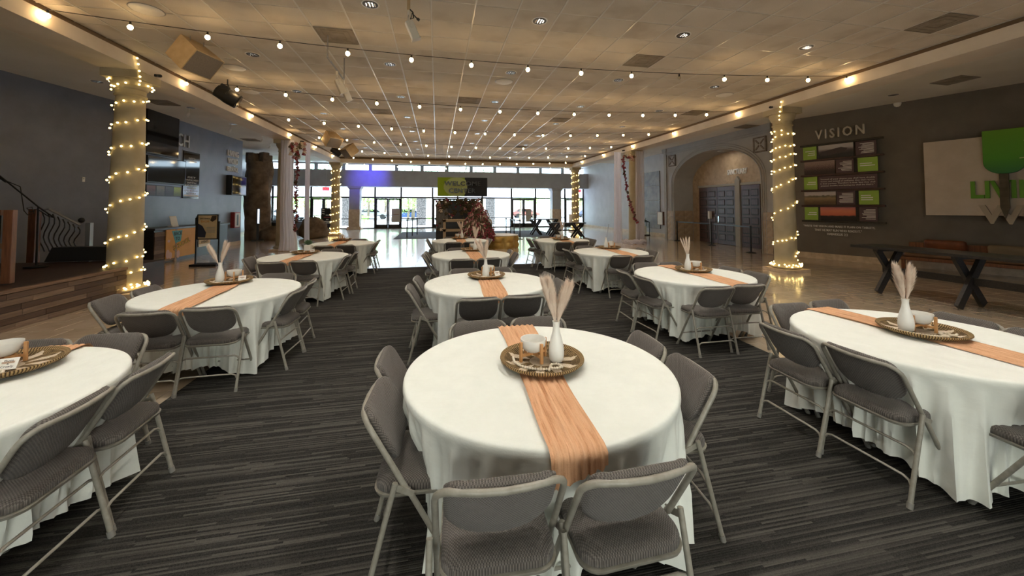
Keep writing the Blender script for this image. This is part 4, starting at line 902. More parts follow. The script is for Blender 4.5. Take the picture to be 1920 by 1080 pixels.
# ================================================================ gear hung from the ceiling
def speaker_cab(u, v, z, label, yaw, s=1.0):
    p = at_z(u, v, z); t = thing('hung_loudspeaker', label, 'loudspeaker', p, group='tan loudspeakers under the ceiling'); M = Matrix.Rotation(yaw, 4, 'Z') @ Matrix.Rotation(math.radians(40), 4, 'X')
    k = MB(); w, h = .26 * s, .19 * s; k.raw([M @ Vector(q) for q in [(-w, -.2 * s, -h), (w, -.2 * s, -h), (w, -.2 * s, h), (-w, -.2 * s, h), (-w * .7, .24 * s, -h), (w * .7, .24 * s, -h), (w * .7, .24 * s, h), (-w * .7, .24 * s, h)]], [(0, 1, 2, 3), (7, 6, 5, 4), (0, 4, 5, 1), (1, 5, 6, 2), (2, 6, 7, 3), (3, 7, 4, 0)]); k.build('cabinet', m_speaker, t)
    k = MB(); k.raw([M @ Vector(q) for q in [(-w * .94, -.205 * s, -h * .92), (w * .94, -.205 * s, -h * .92), (w * .94, -.205 * s, h * .92), (-w * .94, -.205 * s, h * .92), (-w * .94, -.19 * s, -h * .92), (w * .94, -.19 * s, -h * .92), (w * .94, -.19 * s, h * .92), (-w * .94, -.19 * s, h * .92)]], [(0, 1, 2, 3), (0, 4, 5, 1), (1, 5, 6, 2), (2, 6, 7, 3), (3, 7, 4, 0)]); k.build('grille', m_grille, t)
    for dx in (-.12, .12): MB().tube([M @ Vector((dx * s, .1 * s, h * .9)), (M @ Vector((dx * s, .1 * s, h * .9))) * Vector((1, 1, 0)) + Vector((0, 0, HC - z + .01))] if False else [M @ Vector((dx * s, .1 * s, h * .9)), Vector(((M @ Vector((dx * s, .1 * s, h * .9))).x, (M @ Vector((dx * s, .1 * s, h * .9))).y, HC - z + .005))], .006, 5).build('hanging_rod', m_greymetal, t)
speaker_cab(365, 108, 4.33, 'tan wedge loudspeaker hung nearest, under the first festoon string', 1.32, 1.12)
speaker_cab(622, 262, 4.33, 'tan wedge loudspeaker hung far left above the fairy column', .9, 1.15)
speaker_cab(655, 283, 4.28, 'tan wedge loudspeaker hung farthest by the left beam corner', -.9, 1.2)
def blacklight(u, v, z, label, yaw, s=1.):
    p = at_z(u, v, z); t = thing('stage_light', label, 'stage light', p, group='black stage lights'); M = Matrix.Rotation(yaw, 4, 'Z') @ Matrix.Rotation(math.radians(28), 4, 'Y')
    k = MB().lathe([(.06, -.22), (.12, -.20), (.135, -.06), (.15, .02), (.15, .20), (.13, .215)], 16); k.v = [tuple(M @ Matrix.Rotation(PI / 2, 4, 'Y') @ (Vector(q) * s)) for q in k.v]; k.build('housing', m_black, t, 50)
    k = MB().lathe([(.02, .217), (.125, .217), (.128, .222)], 16); k.v = [tuple(M @ Matrix.Rotation(PI / 2, 4, 'Y') @ (Vector(q) * s)) for q in k.v]; k.build('lens', m_gloss, t, True)
    k = MB(); k.tube([M @ (Vector((0, -.17, 0)) * s), M @ (Vector((0, -.17, .12)) * s), Vector((0, 0, .24 * s)), M @ (Vector((0, .17, .12)) * s), M @ (Vector((0, .17, 0)) * s)], .016 * s, 6); k.build('yoke', m_black, t, True)
    MB().tube([(0, 0, .23 * s), (0, 0, HC - z)], .014, 6).build('stem', m_black, t); k = MB(); k.box(-.10 * s, 0, .10 * s, .16 * s, .20 * s, .12 * s, M=M); k.build('ballast', m_black, t, bevel=.01)
blacklight(426, 180, 4.27, 'large black stage light hung by the left beam', .35, 1.15); blacklight(630, 284, 4.26, 'small black stage light hung by the far left beam corner', .4, 1.1)
m_cream = mat('cream_enamel', (.70, .64, .54), .45)
def whitespot(p, label, tilt, yaw, stem_top=None):
    t = thing('spotlight', label, 'spotlight', p, group='cream spotlights on pipes'); M = Matrix.Rotation(yaw, 4, 'Z') @ Matrix.Rotation(tilt, 4, 'Y')
    k = MB(); k.box(0, 0, -.13, .11, .09, .26, M=M); k.build('housing', m_cream, t, bevel=.012)
    for i in range(5):
        k = MB(); k.box(.056, 0, -.09 - i * .03, .012, .08, .008, M=M); k.build('fin', m_cream, t)
    k = MB(); k.box(0, 0, -.265, .13, .11, .012, M=M); k.build('lens_ring', m_cream, t); k = MB()
    k.tube([M @ Vector((0, -.06, -.10)), M @ Vector((0, -.065, .02)), (0, 0, .09), M @ Vector((0, .065, .02)), M @ Vector((0, .06, -.10))], .010, 5); k.build('yoke', m_cream, t)
    k = MB().lathe([(.03, 0), (.034, .006), (.03, .012)], 10); k.v = [tuple(M @ (Matrix.Rotation(PI / 2, 4, 'X') @ Vector(q) + Vector((0, -.05, -.08)))) for q in k.v]; k.build('tilt_knob', m_cream, t); MB().box(0, 0, .12, .035, .045, .07).build('clamp', m_cream, t); return t
p = at_z(766, 40, 4.32); t = whitespot(p, 'cream spotlight on a vertical pipe above the centre tables', -.42, .2)
MB().tube([(0, 0, .12), (.0, 0, HC - p[2])], .022, 8).build('pipe', m_speaker, t, True); MB().tube([(.02, -.02, .16), (.06, -.03, .12), (.07, -.03, .04), (.03, -.03, .02), (.05, -.04, .1), (.12, -.04, .03)], .010, 6).build('cable', m_rubberwire, t, True); MB().tube([(.12, -.04, .03), (.15, -.04, .01)], .02, 6).build('plug', m_black, t)
pa, pb = at_z(614, 107, 4.28), at_z(645, 150, 4.22); t = thing('pipe_batten', 'slanting pipe batten hung from the ceiling by the air diffuser', 'batten', pa)
d_ = Vector(pb) - Vector(pa); MB().tube([(0, 0, 0), d_], .017, 8).build('pipe', m_greymetal, t, True); MB().tube([(0, 0, 0), (0, 0, HC - pa[2])], .012, 6).build('hanger', m_greymetal, t); MB().tube([d_, d_ + Vector((0, 0, HC - pb[2]))], .012, 6).build('hanger', m_greymetal, t)
for f, l in ((.55, 'left cream spotlight of the two on the slanting pipe batten'), (.97, 'right cream spotlight of the two on the slanting pipe batten')): whitespot(Vector(pa) + d_ * f + Vector((0, 0, -.17)), l, -.45, .5)
trk = MB().lathe([(.028, 0), (.038, -.05), (.042, -.12)], 10)
for (u, v), l in (((355, 212), 'nearest on the left soffit'), ((433, 242), 'second on the left soffit'), ((492, 262), 'third on the left soffit, near the rock tower'), ((507, 274), 'farthest on the left soffit, above the rock tower')):
    p = at_z(u, v, 4.58); t = thing('soffit_spotlight', 'small white adjustable spotlight, ' + l, 'spotlight', p, group='small white soffit spotlights'); M = Matrix.Rotation(.5, 4, 'Y')
    k = MB(); k.v = [tuple(M @ Vector(q)) for q in trk.v]; k.f = trk.f[:]; k.build('lamp_head', m_white, t, True); MB().tube([(0, 0, 0), (0, 0, ZA - 4.58)], .008, 5).build('stem', m_white, t); MB().lathe([(.05, ZA - 4.58 - .012), (.05, ZA - 4.58)], 12).build('canopy', m_white, t)
for (u, v), x, l in (((297, 142), XL, 'beside the left fairy column capital'), ((1444, 201), XR, 'beside the right fairy column capital'), ((566, 265), XL, 'above the left draped column'), ((1169, 282), XR, 'above the right draped column')):
    p = at_x(u, v, x + (.06 if x < 0 else -.06)); t = thing('bullet_camera', 'small black security camera on the beam ' + l, 'camera', p, group='black cameras on the beams'); sg = 1 if x < 0 else -1
    MB().tube([(-sg * .02, 0, 0), (sg * .02, -.03, -.01), (sg * .09, -.09, -.03)], .032, 8).build('body', m_black, t, True); MB().box(-sg * .045, 0, 0, .03, .05, .05).build('bracket', m_black, t)
p = at_z(1683, 197, ZA - .06); t = thing('dome_camera', 'white dome camera under the soffit over the vision board', 'camera', p); MB().lathe([(.09, .06), (.09, .02), (.07, -.03), (.03, -.06)], 16).build('dome', m_white, t, True); MB().ball((0, 0, -.05), .03, 8, 6).build('lens', m_gloss, t, True)

# ================================================================ stage on the left
ZST = .56; XST = -5.80; YS1 = 8.56
st = thing('stage', 'low dark wooden stage faced with reclaimed planks on the left', 'stage', (0, 0, 0))
MB().prism([(XST - .03, YN + .1), (XST - .03, YS1), (-9.68, YS1), (-11.3, YN + .1)], 0, ZST - .02).build('platform', m_stagetop, st); MB().box(-7.70, (YS1 + 9.75) / 2, ZST / 2 - .01, 3.60, 9.75 - YS1, ZST - .02).build('platform', m_stagetop, st)
MB().box(XST, (YS1 + 2) / 2, ZST - .022, .075, YS1 - 2, .044).build('nosing', m_edge, st); rp = random.Random(12); hrow = (ZST - .05) / 6
plm = MB().box(0, 0, 0, .022, 1, hrow - .006).mesh('plank', m_stage)
for r in range(6):
    y = YS1 - .005; first = True
    while y > 3.2:
        ln = rp.uniform(.45, 1.35) * (.5 if first else 1); first = False; y0 = max(3.0, y - ln); place(plm, 'plank', st, (XST + .014 + rp.uniform(-.003, .004), (y + y0) / 2, hrow * (r + .5)), (0, 0, 0), (1, (y - y0) - .006, 1)); y = y0
# things on the stage
p = at_z(68, 500, ZST); t = thing('boom_microphone_stand', 'black boom microphone stand with looped cable on the stage', 'microphone stand', (p[0], p[1], ZST))
q = lambda u, v: Vector(at_y(u, v, p[1])) - Vector((p[0], p[1], ZST))
MB().tube([(0, 0, 0), q(72, 388)], .016, 8).build('pole', m_black, t); MB().tube([q(102, 408), q(72, 388), q(15, 342), q(3, 333)], .013, 8).build('boom', m_black, t); MB().tube([q(12, 341), q(-6, 328)], [.022, .03], 10).build('microphone', m_black, t, True)
MB().tube([q(14, 340), q(38, 350), q(42, 375), q(45, 395), q(52, 403), q(64, 400), q(60, 388), q(50, 390), q(58, 398), q(70, 392), q(90, 405), q(100, 408)], .008, 5).build('cable', m_rubberwire, t); MB().lathe([(.16, 0), (.16, .015), (.03, .03)], 20).build('base', m_black, t)
rl = thing('stair_railing', 'wrought-iron stair railing with brown newel post behind the stage', 'railing', (0, 0, 0)); YRL = 10.15
def rq(u, v, dy=0): return at_y(u, v, YRL + dy)
MB().bar((rq(66, 395)[0], YRL, .0), (rq(66, 392)[0], YRL, rq(66, 392)[2]), .13, .13, (0, 1, 0)).build('newel_post', m_brown, rl); MB().bar((rq(153, 420)[0], YRL + .2, 0), (rq(153, 418)[0], YRL + .2, rq(153, 418, .2)[2]), .09, .09, (0, 1, 0)).build('end_post', m_greymetal, rl); MB().ball(rq(153, 413, .2), .06, 8, 6).build('finial', m_black, rl, True)
MB().tube([rq(72, 396), rq(92, 392), rq(150, 422, .2)], .025, 6).build('handrail', m_greymetal, rl)
for i in range(8):
    u = 78 + i * 9.5; v0 = 395 + max(0, u - 92) * .5; pt = [Vector(rq(u + 6 * math.sin(s * .9 + .3), v0 + (468 - v0) * s / 8 + 4, .1)) for s in range(9)]; MB().tube(pt, .013, 5).build('baluster', m_frame, rl)
p = at_z(30, 528, ZST); gp = thing('framed_glass_screen', 'brown wooden frame holding glass panes at the stage edge', 'screen', (p[0] - .02, p[1] - .15, ZST), .25)
for x_, w_ in ((0.04, .10), (-1.05, .10)): MB().box(x_, 0, .55, w_, .10, 1.10 if x_ else .95).build('upright', m_brown, gp, bevel=.006)
for z_ in (.06, .56, 1.06): MB().box(-.52, 0, z_, .95, .06, .08).build('rail', m_brown, gp)
for z_ in (.31, .81): MB().box(-.52, 0, z_, .93, .008, .44).build('pane', m_gloss, gp)
for (u0, v0, u1, v1, dy, l) in ((100, 463, 195, 489, 0, 'long low black floor monitor on the stage'), (172, 447, 208, 465, .35, 'black amplifier case behind the floor monitor'), (190, 466, 222, 488, .15, 'black equipment box beside the left column')):
    p0, p1 = at_z(u0, v1, ZST), at_z(u1, v1, ZST); w_ = (p1 - p0).length; yy = p0[1] + dy; hh = max(.2, at_y((u0 + u1) / 2, v0, yy)[2] - ZST); t = thing('floor_monitor', l, 'monitor', (p0[0] + w_ / 2, yy, ZST - .0), 0)
    MB().raw([(-w_ / 2, -.2, 0), (w_ / 2, -.2, 0), (w_ / 2, .2, 0), (-w_ / 2, .2, 0), (-w_ / 2, -.05, hh), (w_ / 2, -.05, hh), (w_ / 2, .2, hh), (-w_ / 2, .2, hh)], [(3, 2, 1, 0), (4, 5, 6, 7), (0, 1, 5, 4), (1, 2, 6, 5), (2, 3, 7, 6), (3, 0, 4, 7)]).build('cabinet', m_black, t, bevel=.01); MB().raw([(-w_ / 2 + .02, -.203, .02), (w_ / 2 - .02, -.203, .02), (w_ / 2 - .02, -.065, hh - .02), (-w_ / 2 + .02, -.065, hh - .02)], [(0, 1, 2, 3)]).build('grille', m_grille if False else m_black, t)
# ================================================================ left wall: screens, posters, lettering, counter
def onwall(P, name, label, cat, rect, group=None, off=.002):
    x, z, w, h = P.rect(*rect); t = thing(name, label, cat, group=group, mw=P.mw(x, z, off)); return t, w, h
def picture(name, stops, scale=4, amt=.35, rough=.5, axis=1, span=(0., 1.)):
    def f(t):
        v = t.co('Generated'); s = t.sep(v); n = t.noise(v, scale, 5)
        fac = t.math('ADD', s[axis], t.math('MULTIPLY', t.math('SUBTRACT', n, .5), amt)); t.l.new(t.ramp(fac, *stops), t.b.inputs['Base Color'])
    return mat(name, rough=rough, build=f)
t, w, h = onwall(PL, 'glossy_wall_panel', 'tall glossy black panel high on the slate wall', 'wall panel', (268, 201, 329, 292), None, .06); panel(MB(), w, h, .05).build('panel', m_gloss, t); MB().box(0, -h / 2 + .02, .028, w, .04, .056).build('edge_trim', m_black, t)
t, w, h = onwall(PL, 'television', 'wide flat television below the glossy panel on the slate wall', 'television', (272, 296, 345, 345)); panel(MB(), w, h, .06).build('bezel', m_black, t, bevel=.006); MB().box(0, .01, .061, w - .06, h - .07, .004).build('display', m_gloss, t)
t, w, h = onwall(PL, 'photo_strip', 'strip of small event photos under the wide television', 'picture', (272, 348, 338, 368)); panel(MB(), w, h, .03).build('board', m_black, t)
for i, c in enumerate(((.20, .09, .07), (.22, .18, .13), (.10, .10, .11), (.40, .52, .07))): MB().box(-w / 2 + w * (i + .5) / 4, 0, .031, w / 4 * .9, h * .86, .004).build('photo', picture('photo_%d' % i, ((.2, tuple(q * .3 for q in c)), (.8, c)), 9, .8), t)
t, w, h = onwall(PL, 'outreach_poster', 'tall black poster with white text right of the television', 'poster', (342, 285, 372, 372)); panel(MB(), w, h, .03).build('board', m_gloss, t)
text("LET'S", w * .4, .05, m_textw, t, 0, h * .36, .031); text('CHANGE', w * .62, .05, m_textw, t, 0, h * .30, .031)
for i, s_ in enumerate(('GET', 'INVOLVED', 'WITH', 'LIVING', 'WORD', 'OUTREACH', 'TODAY')): text(s_, w * (.3 + .07 * len(s_)), .060, m_textw, t, 0, -h * .05 - i * h * .058, .031)
MB().box(0, -h * .44, .032, w * .9, .06, .004).build('stripe', m_textw, t)
x1, z1 = PL.loc(353, 266); t = thing('outreach_lettering', 'grey raised OUTREACH lettering behind the glossy panel', 'sign', mw=PL.mw(x1 - 1.33, z1, .002)); text('OUTREACH', 2.66, .44, mat('brushed_letter', (.45, .44, .43), .35, metal=.6), t, 0, 0, .001, .045, .012)
t, w, h = onwall(PL, 'espanol_lettering', 'white raised lettering above the small television', 'sign', (424, 281, 447, 324)); 
for s_, yy in (('LIVING', .33), ('WORD', 0), ('ESPA\u00d1OL', -.33)): text(s_, w * (.9 if s_ != 'WORD' else .8), h * .25, m_textw, t, 0, h * yy, .001, .04, .015)
t, w, h = onwall(PL, 'television', 'small boxy black television under the white lettering', 'television', (424, 330, 452, 366)); panel(MB(), w, h, .22).build('bezel', m_black, t, bevel=.008); MB().box(0, 0, .222, w - .08, h - .08, .004).build('display', m_gloss, t)
t, w, h = onwall(PL, 'fire_extinguisher_cabinet', 'red and white fire cabinet on the slate wall', 'cabinet', (432, 398, 443, 427)); panel(MB(), w, h, .16).build('box', mat('fire_red', (.30, .03, .03), .4), t, bevel=.006); MB().box(0, 0, .162, w * .8, h * .9, .006).build('door', m_white, t); MB().box(0, 0, .166, w * .3, h * .7, .006).build('window_slot', m_black, t)
t, w, h = onwall(PS, 'wall_socket', 'small white socket plate on the wall behind the stage', 'socket', (153.5, 332, 158.5, 341)); panel(MB(), w, h, .012).build('plate', m_white, t); MB().box(0, .02, .013, w * .4, .03, .006).build('outlet', m_greymetal, t)
# counter with banner
c0, c1 = Vector(at_z(272, 498, 0)), Vector(at_z(400, 466, 0)); c0.x = c1.x = -8.12; t = thing('reception_counter', 'dark topped reception counter against the slate wall', 'counter', (-8.42, (c0.y + c1.y) / 2, 0)); ln = 4.0
t.location = (-8.42, 15.0, 0)
MB().box(0, 0, .50, .52, ln, 1.0).build('body', m_bwood, t); MB().box(0, 0, 1.03, .64, ln + .1, .06).build('worktop', mat('dark_counter_top', rough=.35, build=noisy((.03, .025, .024), (.07, .06, .055), 6, stretch=(4, .5, 1))), t, bevel=.006)
pm = MB().box(0, 0, 0, .02, .42, .125).mesh('plank', m_stage)
for r in range(7): 
    for i in range(2): place(pm, 'plank', t, (.27, -ln / 2 + .22 + i * .44, .10 + r * .13))
MB().box(.275, -ln / 2 + .92, .5, .05, .09, 1.0).build('post', m_oak, t)
PCt = Plane((-8.152, 13.0), (0, 1)); t, w, h = onwall(PCt, 'school_banner', 'orange back to school banner on the front of the counter', 'banner', (309, 432, 368, 484)); t.matrix_world = PCt.mw(PCt.rect(309, 432, 368, 484)[0], .10 + h / 2, .01)
panel(MB(), w, h, .02).build('cloth', mat('orange_banner', (.72, .36, .07), .6, build=noisy((.70, .34, .06), (.78, .42, .10), 1.5)), t)
MB().prism([(-w * .34, h * .44), (-w * .02, h * .44), (-w * .06, h * .06), (-w * .22, h * .0)][::-1], .021, .024).build('teal_shape', mat('teal_print', (.10, .38, .40), .6), t)
text('BACK', w * .25, h * .13, m_ink, t, -w * .15, h * .34, .025, .002, .02); text('TO', w * .13, h * .12, m_ink, t, -w * .16, h * .16, .025, .002, .02)
o = text('SCHOOL', w * .54, h * .185, m_ink, t, -w * .035, -h * .025, .024, .002, .05); o.rotation_euler = (0, 0, .28); o = text('SCHOOL', w * .52, h * .17, mat('school_yellow', (.85, .55, .02), .5), t, -w * .04, -h * .02, .027, .003, .0); o.rotation_euler = (0, 0, .28)
for dx, dz, rr in ((-.44, -.34, .09), (-.36, -.40, .07), (-.13, -.40, .08), (-.42, .10, .06)): MB().ball((dx * w, dz * h, .021), rr, 10, 4, (1, 1.6 if dz < 0 else .7, .03)).build('printed_hand', mat('hand_print', (.72, .50, .42), .6), t, True)
PC2 = PCt; t, w, h = onwall(PC2, 'events_banner', 'white and tan banner low on the counter behind the easel', 'banner', (371, 448, 392, 472)); t.matrix_world = PC2.mw(PC2.rect(371, 448, 392, 472)[0], .30 + h / 2, .01); panel(MB(), w, h, .02).build('cloth', m_card, t); MB().box(0, -.02, .021, w, h * .5, .004).build('tan_stripe', mat('tan_print', (.62, .45, .24), .6), t); text('EVENTS', w * .6, .08, m_ink, t, 0, -.06, .026)
for (y_, l, k_) in ((14.15, 'white leaflet holder standing on the counter', 0), (15.35, 'dark tumbler standing on the counter', 1), (15.75, 'clear glass jar standing on the counter', 2)):
    if k_ == 0: t = thing('leaflet_holder', l, 'holder', (-8.35, y_, 1.061)); MB().raw([(.06, -.16, 0), (.06, .16, 0), (-.02, .16, .34), (-.02, -.16, .34), (.05, -.16, 0), (.05, .16, 0), (-.03, .16, .34), (-.03, -.16, .34)], [(0, 1, 2, 3), (7, 6, 5, 4), (0, 4, 5, 1), (1, 5, 6, 2), (2, 6, 7, 3), (3, 7, 4, 0)]).build('leaflet', m_card, t); MB().box(.0, 0, .02, .14, .30, .04).build('foot', m_white, t)
    else: t = thing('jar', l, 'jar', (-8.3, y_, 1.061)); MB().lathe([(.07, 0), (.08, .02), (.08, .24), (.05, .28)], 14).build('body', m_black if k_ == 1 else mat('clear_jar', (.6, .65, .68), .1), t, True); MB().lathe([(.055, .28), (.055, .32)], 12).build('lid', m_greymetal, t)
# easel poster stand on the tiles
pe = at_z(388, 498, 0); t = thing('poster_stand', 'black floor stand with a framed children event poster', 'poster stand', (pe[0], pe[1], 0), -.05); hz = lambda v: at_y(388, v, pe[1])[2]; wE = at_y(412, 450, pe[1])[0] - at_y(371, 450, pe[1])[0]
MB().box(0, 0, .03, wE * 1.25, .42, .06).build('base', m_black, t, bevel=.01)
for s in (-1, 1): MB().box(s * (wE / 2 + .02), 0, hz(415) / 2, .035, .04, hz(415)).build('upright', m_black, t)
zc_ = (hz(402) + hz(449)) / 2; hE = hz(402) - hz(449); MB().box(0, 0, zc_, wE, .04, hE).build('frame', m_black, t); R = Matrix.Translation((0, -.021, zc_)) @ Matrix.Rotation(PI / 2, 4, 'X'); pr = bpy.data.objects.new('poster', None)
k = MB(); k.box(0, 0, 0, wE * .88, hE * .92, .004, M=R); po = k.build('poster', mat('poster_tan', rough=.5, build=noisy((.55, .43, .24), (.66, .54, .34), 3)), t)
k = MB(); k.prism([(-wE * .44, -hE * .40), (-wE * .10, -hE * .42), (-wE * .06, -hE * .22), (-wE * .24, hE * .04), (-wE * .44, hE * .14)], .003, .005, R); k.build('printed_figure', mat('poster_dark', (.03, .035, .06), .5), po); k = MB(); k.prism([(wE * .12, hE * .26), (wE * .22, hE * .20), (wE * .40, hE * .30), (wE * .42, hE * .44), (wE * .20, hE * .44)], .003, .005, R); k.build('printed_face', mat('poster_hair', (.06, .035, .02), .5), po)
for s_, yy, ww, hh, c in (('BACK 2 SCHOOL', .33, .46, .05, m_ink), ('BASH', .22, .36, .09, mat('poster_orange', (.62, .25, .03), .5))):
    o = text(s_, wE * ww, hE * hh, c, t, -wE * .12, hE * yy, .004, .002, .01); o.matrix_parent_inverse = R
    o.parent = po; o.matrix_parent_inverse = Matrix(); o.matrix_local = R
for i in range(5): k = MB(); k.box(wE * .16, -hE * (.02 + .05 * i), .004, wE * .4, hE * .018, .002, M=R); k.build('text_line', m_greymetal, po)
# ================================================================ right wall: vision board, tree sign, furniture
t, w, h = onwall(PR, 'vision_lettering', 'VISION in raised grey letters on the taupe wall', 'sign', (1529, 234, 1622, 259)); text('VISION', w, h * .72, mat('pewter_letter', (.50, .47, .43), .4, metal=.3), t, 0, -.02, .001, .05, .02, spacing=1.35)
xl = PR.loc(1503, 300)[0]; xr = PR.loc(1659, 300)[0]; U = [PR.loc(1580, v)[1] for v in (267, 295, 325, 356, 387, 417)]; zt_, zb_ = PR.loc(1505, 275.5)[1], PR.loc(1505, 414)[1]; Z = [zt_ + (zb_ - zt_) * i / 5 for i in range(6)]
vb = thing('vision_board', 'wall display of photos and lime panels between dark wood rails', 'wall display', mw=PR.mw((xl + xr) / 2, Z[-1], .002)); WV = xr - xl; rh = (Z[0] - Z[-1]) / 5
for i in range(6): MB().box(0, rh * i, .05, WV, .055, .10).build('rail', m_bwood if i % 5 == 0 else mat('dark_red_wood', rough=.4, build=noisy((.035, .012, .012), (.07, .025, .022), 4)), vb, bevel=.004)
m_plum = mat('plum_print', (.085, .045, .055), .5); P1 = picture('stadium_photo', ((.30, (.02, .02, .022)), (.5, (.08, .06, .06)), (.62, (.25, .21, .21)), (.72, (.45, .42, .42)), (1., (.50, .46, .46))), 3, .25); P2 = picture('crowd_photo', ((.25, (.03, .015, .015)), (.5, (.13, .07, .06)), (.8, (.30, .21, .18))), 26, 1.1); P3 = picture('valley_photo', ((.2, (.12, .07, .03)), (.5, (.28, .19, .09)), (.68, (.10, .09, .05)), (.75, (.55, .48, .46)), (1, (.45, .40, .40))), 7, .3); P4 = picture('sunset_photo', ((.2, (.01, .006, .006)), (.33, (.02, .01, .01)), (.4, (.55, .12, .06)), (.7, (.65, .20, .10)), (1., (.50, .16, .16))), 6, .22)
def cell(a, b, r, m_): x0, x1 = -WV / 2 + WV * a, -WV / 2 + WV * b; o = MB().box((x0 + x1) / 2, rh * (r + .5), .02, x1 - x0, rh - .075, .02).build('panel', m_, vb); return (x0 + x1) / 2, rh * (r + .5), x1 - x0
def lines(cx_, cz_, w_, n_, hgt, ragged=True, al=0):
    k = MB(); rg = random.Random(int(cx_ * 1000) + n_)
    for i in range(n_): ww = w_ * (rg.uniform(.6, 1) if ragged else 1); k.box(cx_ + al * (w_ - ww) / 2, cz_ + hgt / 2 - hgt * (i + .5) / n_, .031, ww, hgt / n_ * .42, .002)
    k.build('small_print', m_textw, vb)
for r, cells in ((4, ((.03, .21, m_lime, 3), (.235, .665, P1, 0), (.69, .92, m_plum, 9))), (3, ((.04, .44, P2, 0), (.45, .665, m_plum, 8), (.71, .93, m_lime, 2))), (2, ((.03, .21, m_lime, 2), (.225, .92, m_plum, -1))), (1, ((.03, .44, P3, 0), (.45, .67, m_plum, 8), (.71, .93, m_lime, 3))), (0, ((.03, .21, m_lime, 2), (.24, .67, P4, 0), (.71, .91, m_plum, 8)))):
    for a, b, m_, n_ in cells:
        cx_, cz_, w_ = cell(a, b, r, m_)
        if n_ > 0: lines(cx_, cz_, w_ * .78, n_, (rh - .1) * (.8 if m_ is m_plum else .16 * n_), True, 1 if a < .1 or m_ is m_plum else -1)
        if n_ == -1:
            for i, s_ in enumerate(('"Instead of your shame you shall have double', 'honor, and instead of confusion they shall rejoice', 'in their portion. Therefore in their land they shall', 'possess double; everlasting joy shall be theirs."')): text(s_, w_ * (.93 - .02 * (i % 2)), .058, m_textw, vb, cx_, cz_ + .105 - .07 * i, .031, .002)
k = MB(); k.prism([(-WV * .245, rh * 4.28), (-WV * .16, rh * 4.25), (WV * .06, rh * 4.38), (WV * .10, rh * 4.62), (WV * .02, rh * 4.72), (-WV * .22, rh * 4.52)][::1], .031, .034); k.build('printed_dome', mat('print_dark', (.05, .035, .04), .5), vb)
x_, z_ = PR.loc(1570, 433); t = thing('scripture_lettering', 'small white capital lettering below the photo display', 'sign', mw=PR.mw(x_, z_, .002)); wq = PR.loc(1650, 430)[0] - PR.loc(1514, 430)[0]
for i, (s_, ww) in enumerate((('"WRITE THE VISION AND MAKE IT PLAIN ON TABLETS,', 1.), ('THAT HE MAY RUN WHO READS IT."', .66), ('HABAKKUK 2:2', .29))): text(s_, wq * ww, .075, m_textw, t, 0, .13 - i * .12, .001, .008, .01)
sg = thing('tree_sign', 'cream board sign with green tree and LIVING WORD letters', 'sign', mw=PR.mw(PR.loc(1735, 330)[0], 0, .002)); X_ = lambda u, v=330: PR.loc(u, v)[0] - PR.loc(1735, 330)[0]; Zq = lambda u, v: PR.loc(u, v)[1]
zt_, zb_ = Zq(1735, 268), Zq(1735, 403); wS = X_(2110); MB().box(wS / 2, (zt_ + zb_) / 2, .04, wS, zt_ - zb_, .08).build('board', mat('cream_board', (.55, .46, .37), .6, build=noisy((.52, .43, .34), (.58, .49, .40), 3)), sg, bevel=.004)
cxl, cxr = X_(1848), X_(1930); ctop, cbot = Zq(1848, 248), Zq(1885, 326); wC = cxr - cxl; pl = [(cxl, ctop), (cxl + wC, ctop + .0)]
pl = [(cxl, ctop)] + [(cxl + .28 - .28 * math.cos(a * PI / 12), cbot + .28 - .28 * math.sin(a * PI / 12)) for a in range(7)] + [(cxr - .28 + .28 * math.sin(a * PI / 12), cbot + .28 - .28 * math.cos(a * PI / 12)) for a in range(7)] + [(cxr, ctop)]
MB().prism(pl, .12, .24).build('crown', mat('sign_green', rough=.45, build=lambda t: t.l.new(t.ramp(t.sep(t.co('Generated'))[1], (.02, (.02, .16, .035)), (.35, (.07, .30, .01)), (1., (.13, .33, .01))), t.b.inputs['Base Color'])), sg, bevel=.012)
MB().tube([(cxl + .62, ctop - .30, .245), (cxl + .72, ctop - .48, .248), (cxl + .95, ctop - .66, .248), (cxr - .1, ctop - .72, .245)], [.008, .018, .024, .01], 6).build('crown_highlight', mat('pale_green', (.55, .60, .25), .5), sg, True)  # curved highlight on the crown, modelled as a pale strip
tu0, tu1 = X_(1876), X_(1894); tip = Zq(1885, 410); MB().prism([(tu0, cbot + .1), (tu0, tip + .28), ((tu0 + tu1) / 2, tip), (tu1, tip + .28), (tu1, cbot + .1)], .13, .20).build('trunk', mat('sign_brown', (.075, .055, .03), .6, build=noisy((.06, .045, .022), (.10, .075, .045), 6)), sg)
xa, xb = X_(1821), X_(2006); text('LIVING', xb - xa, Zq(1840, 340) - Zq(1840, 373), mat('sign_green_letter', (.12, .33, .02), .5), sg, (xa + xb) / 2, Zq(1840, 356), .081, .05, .03)
xa, xb = X_(1834), X_(2110); text('WORD', xb - xa, Zq(1870, 384) - Zq(1870, 420), mat('tan_letter', (.42, .35, .26), .5), sg, (xa + xb) / 2, Zq(1870, 402), .081, .05, .04)
# long counter-height trestle table
tb = thing('trestle_table', 'long black counter-height table with crossed legs on the right', 'table', (8.86, 4.85, 0)); MB().box(0, 0, .895, .76, 3.15, .05).build('tabletop', m_bwood, tb, bevel=.005)
for y_ in (1.15, -.02, -1.2):
    MB().bar((-.34, y_ - .03, .03), (.26, y_ - .03, .87), .13, .055, (0, 1, 0)).build('leg', m_bwood, tb); MB().bar((.34, y_ + .03, .03), (-.26, y_ + .03, .87), .13, .055, (0, 1, 0)).build('leg', m_bwood, tb); MB().box(0, y_, .85, .66, .09, .05).build('cleat', m_bwood, tb)
MB().box(0, 0, .45, .05, 2.5, .12).build('stretcher', m_bwood, tb)
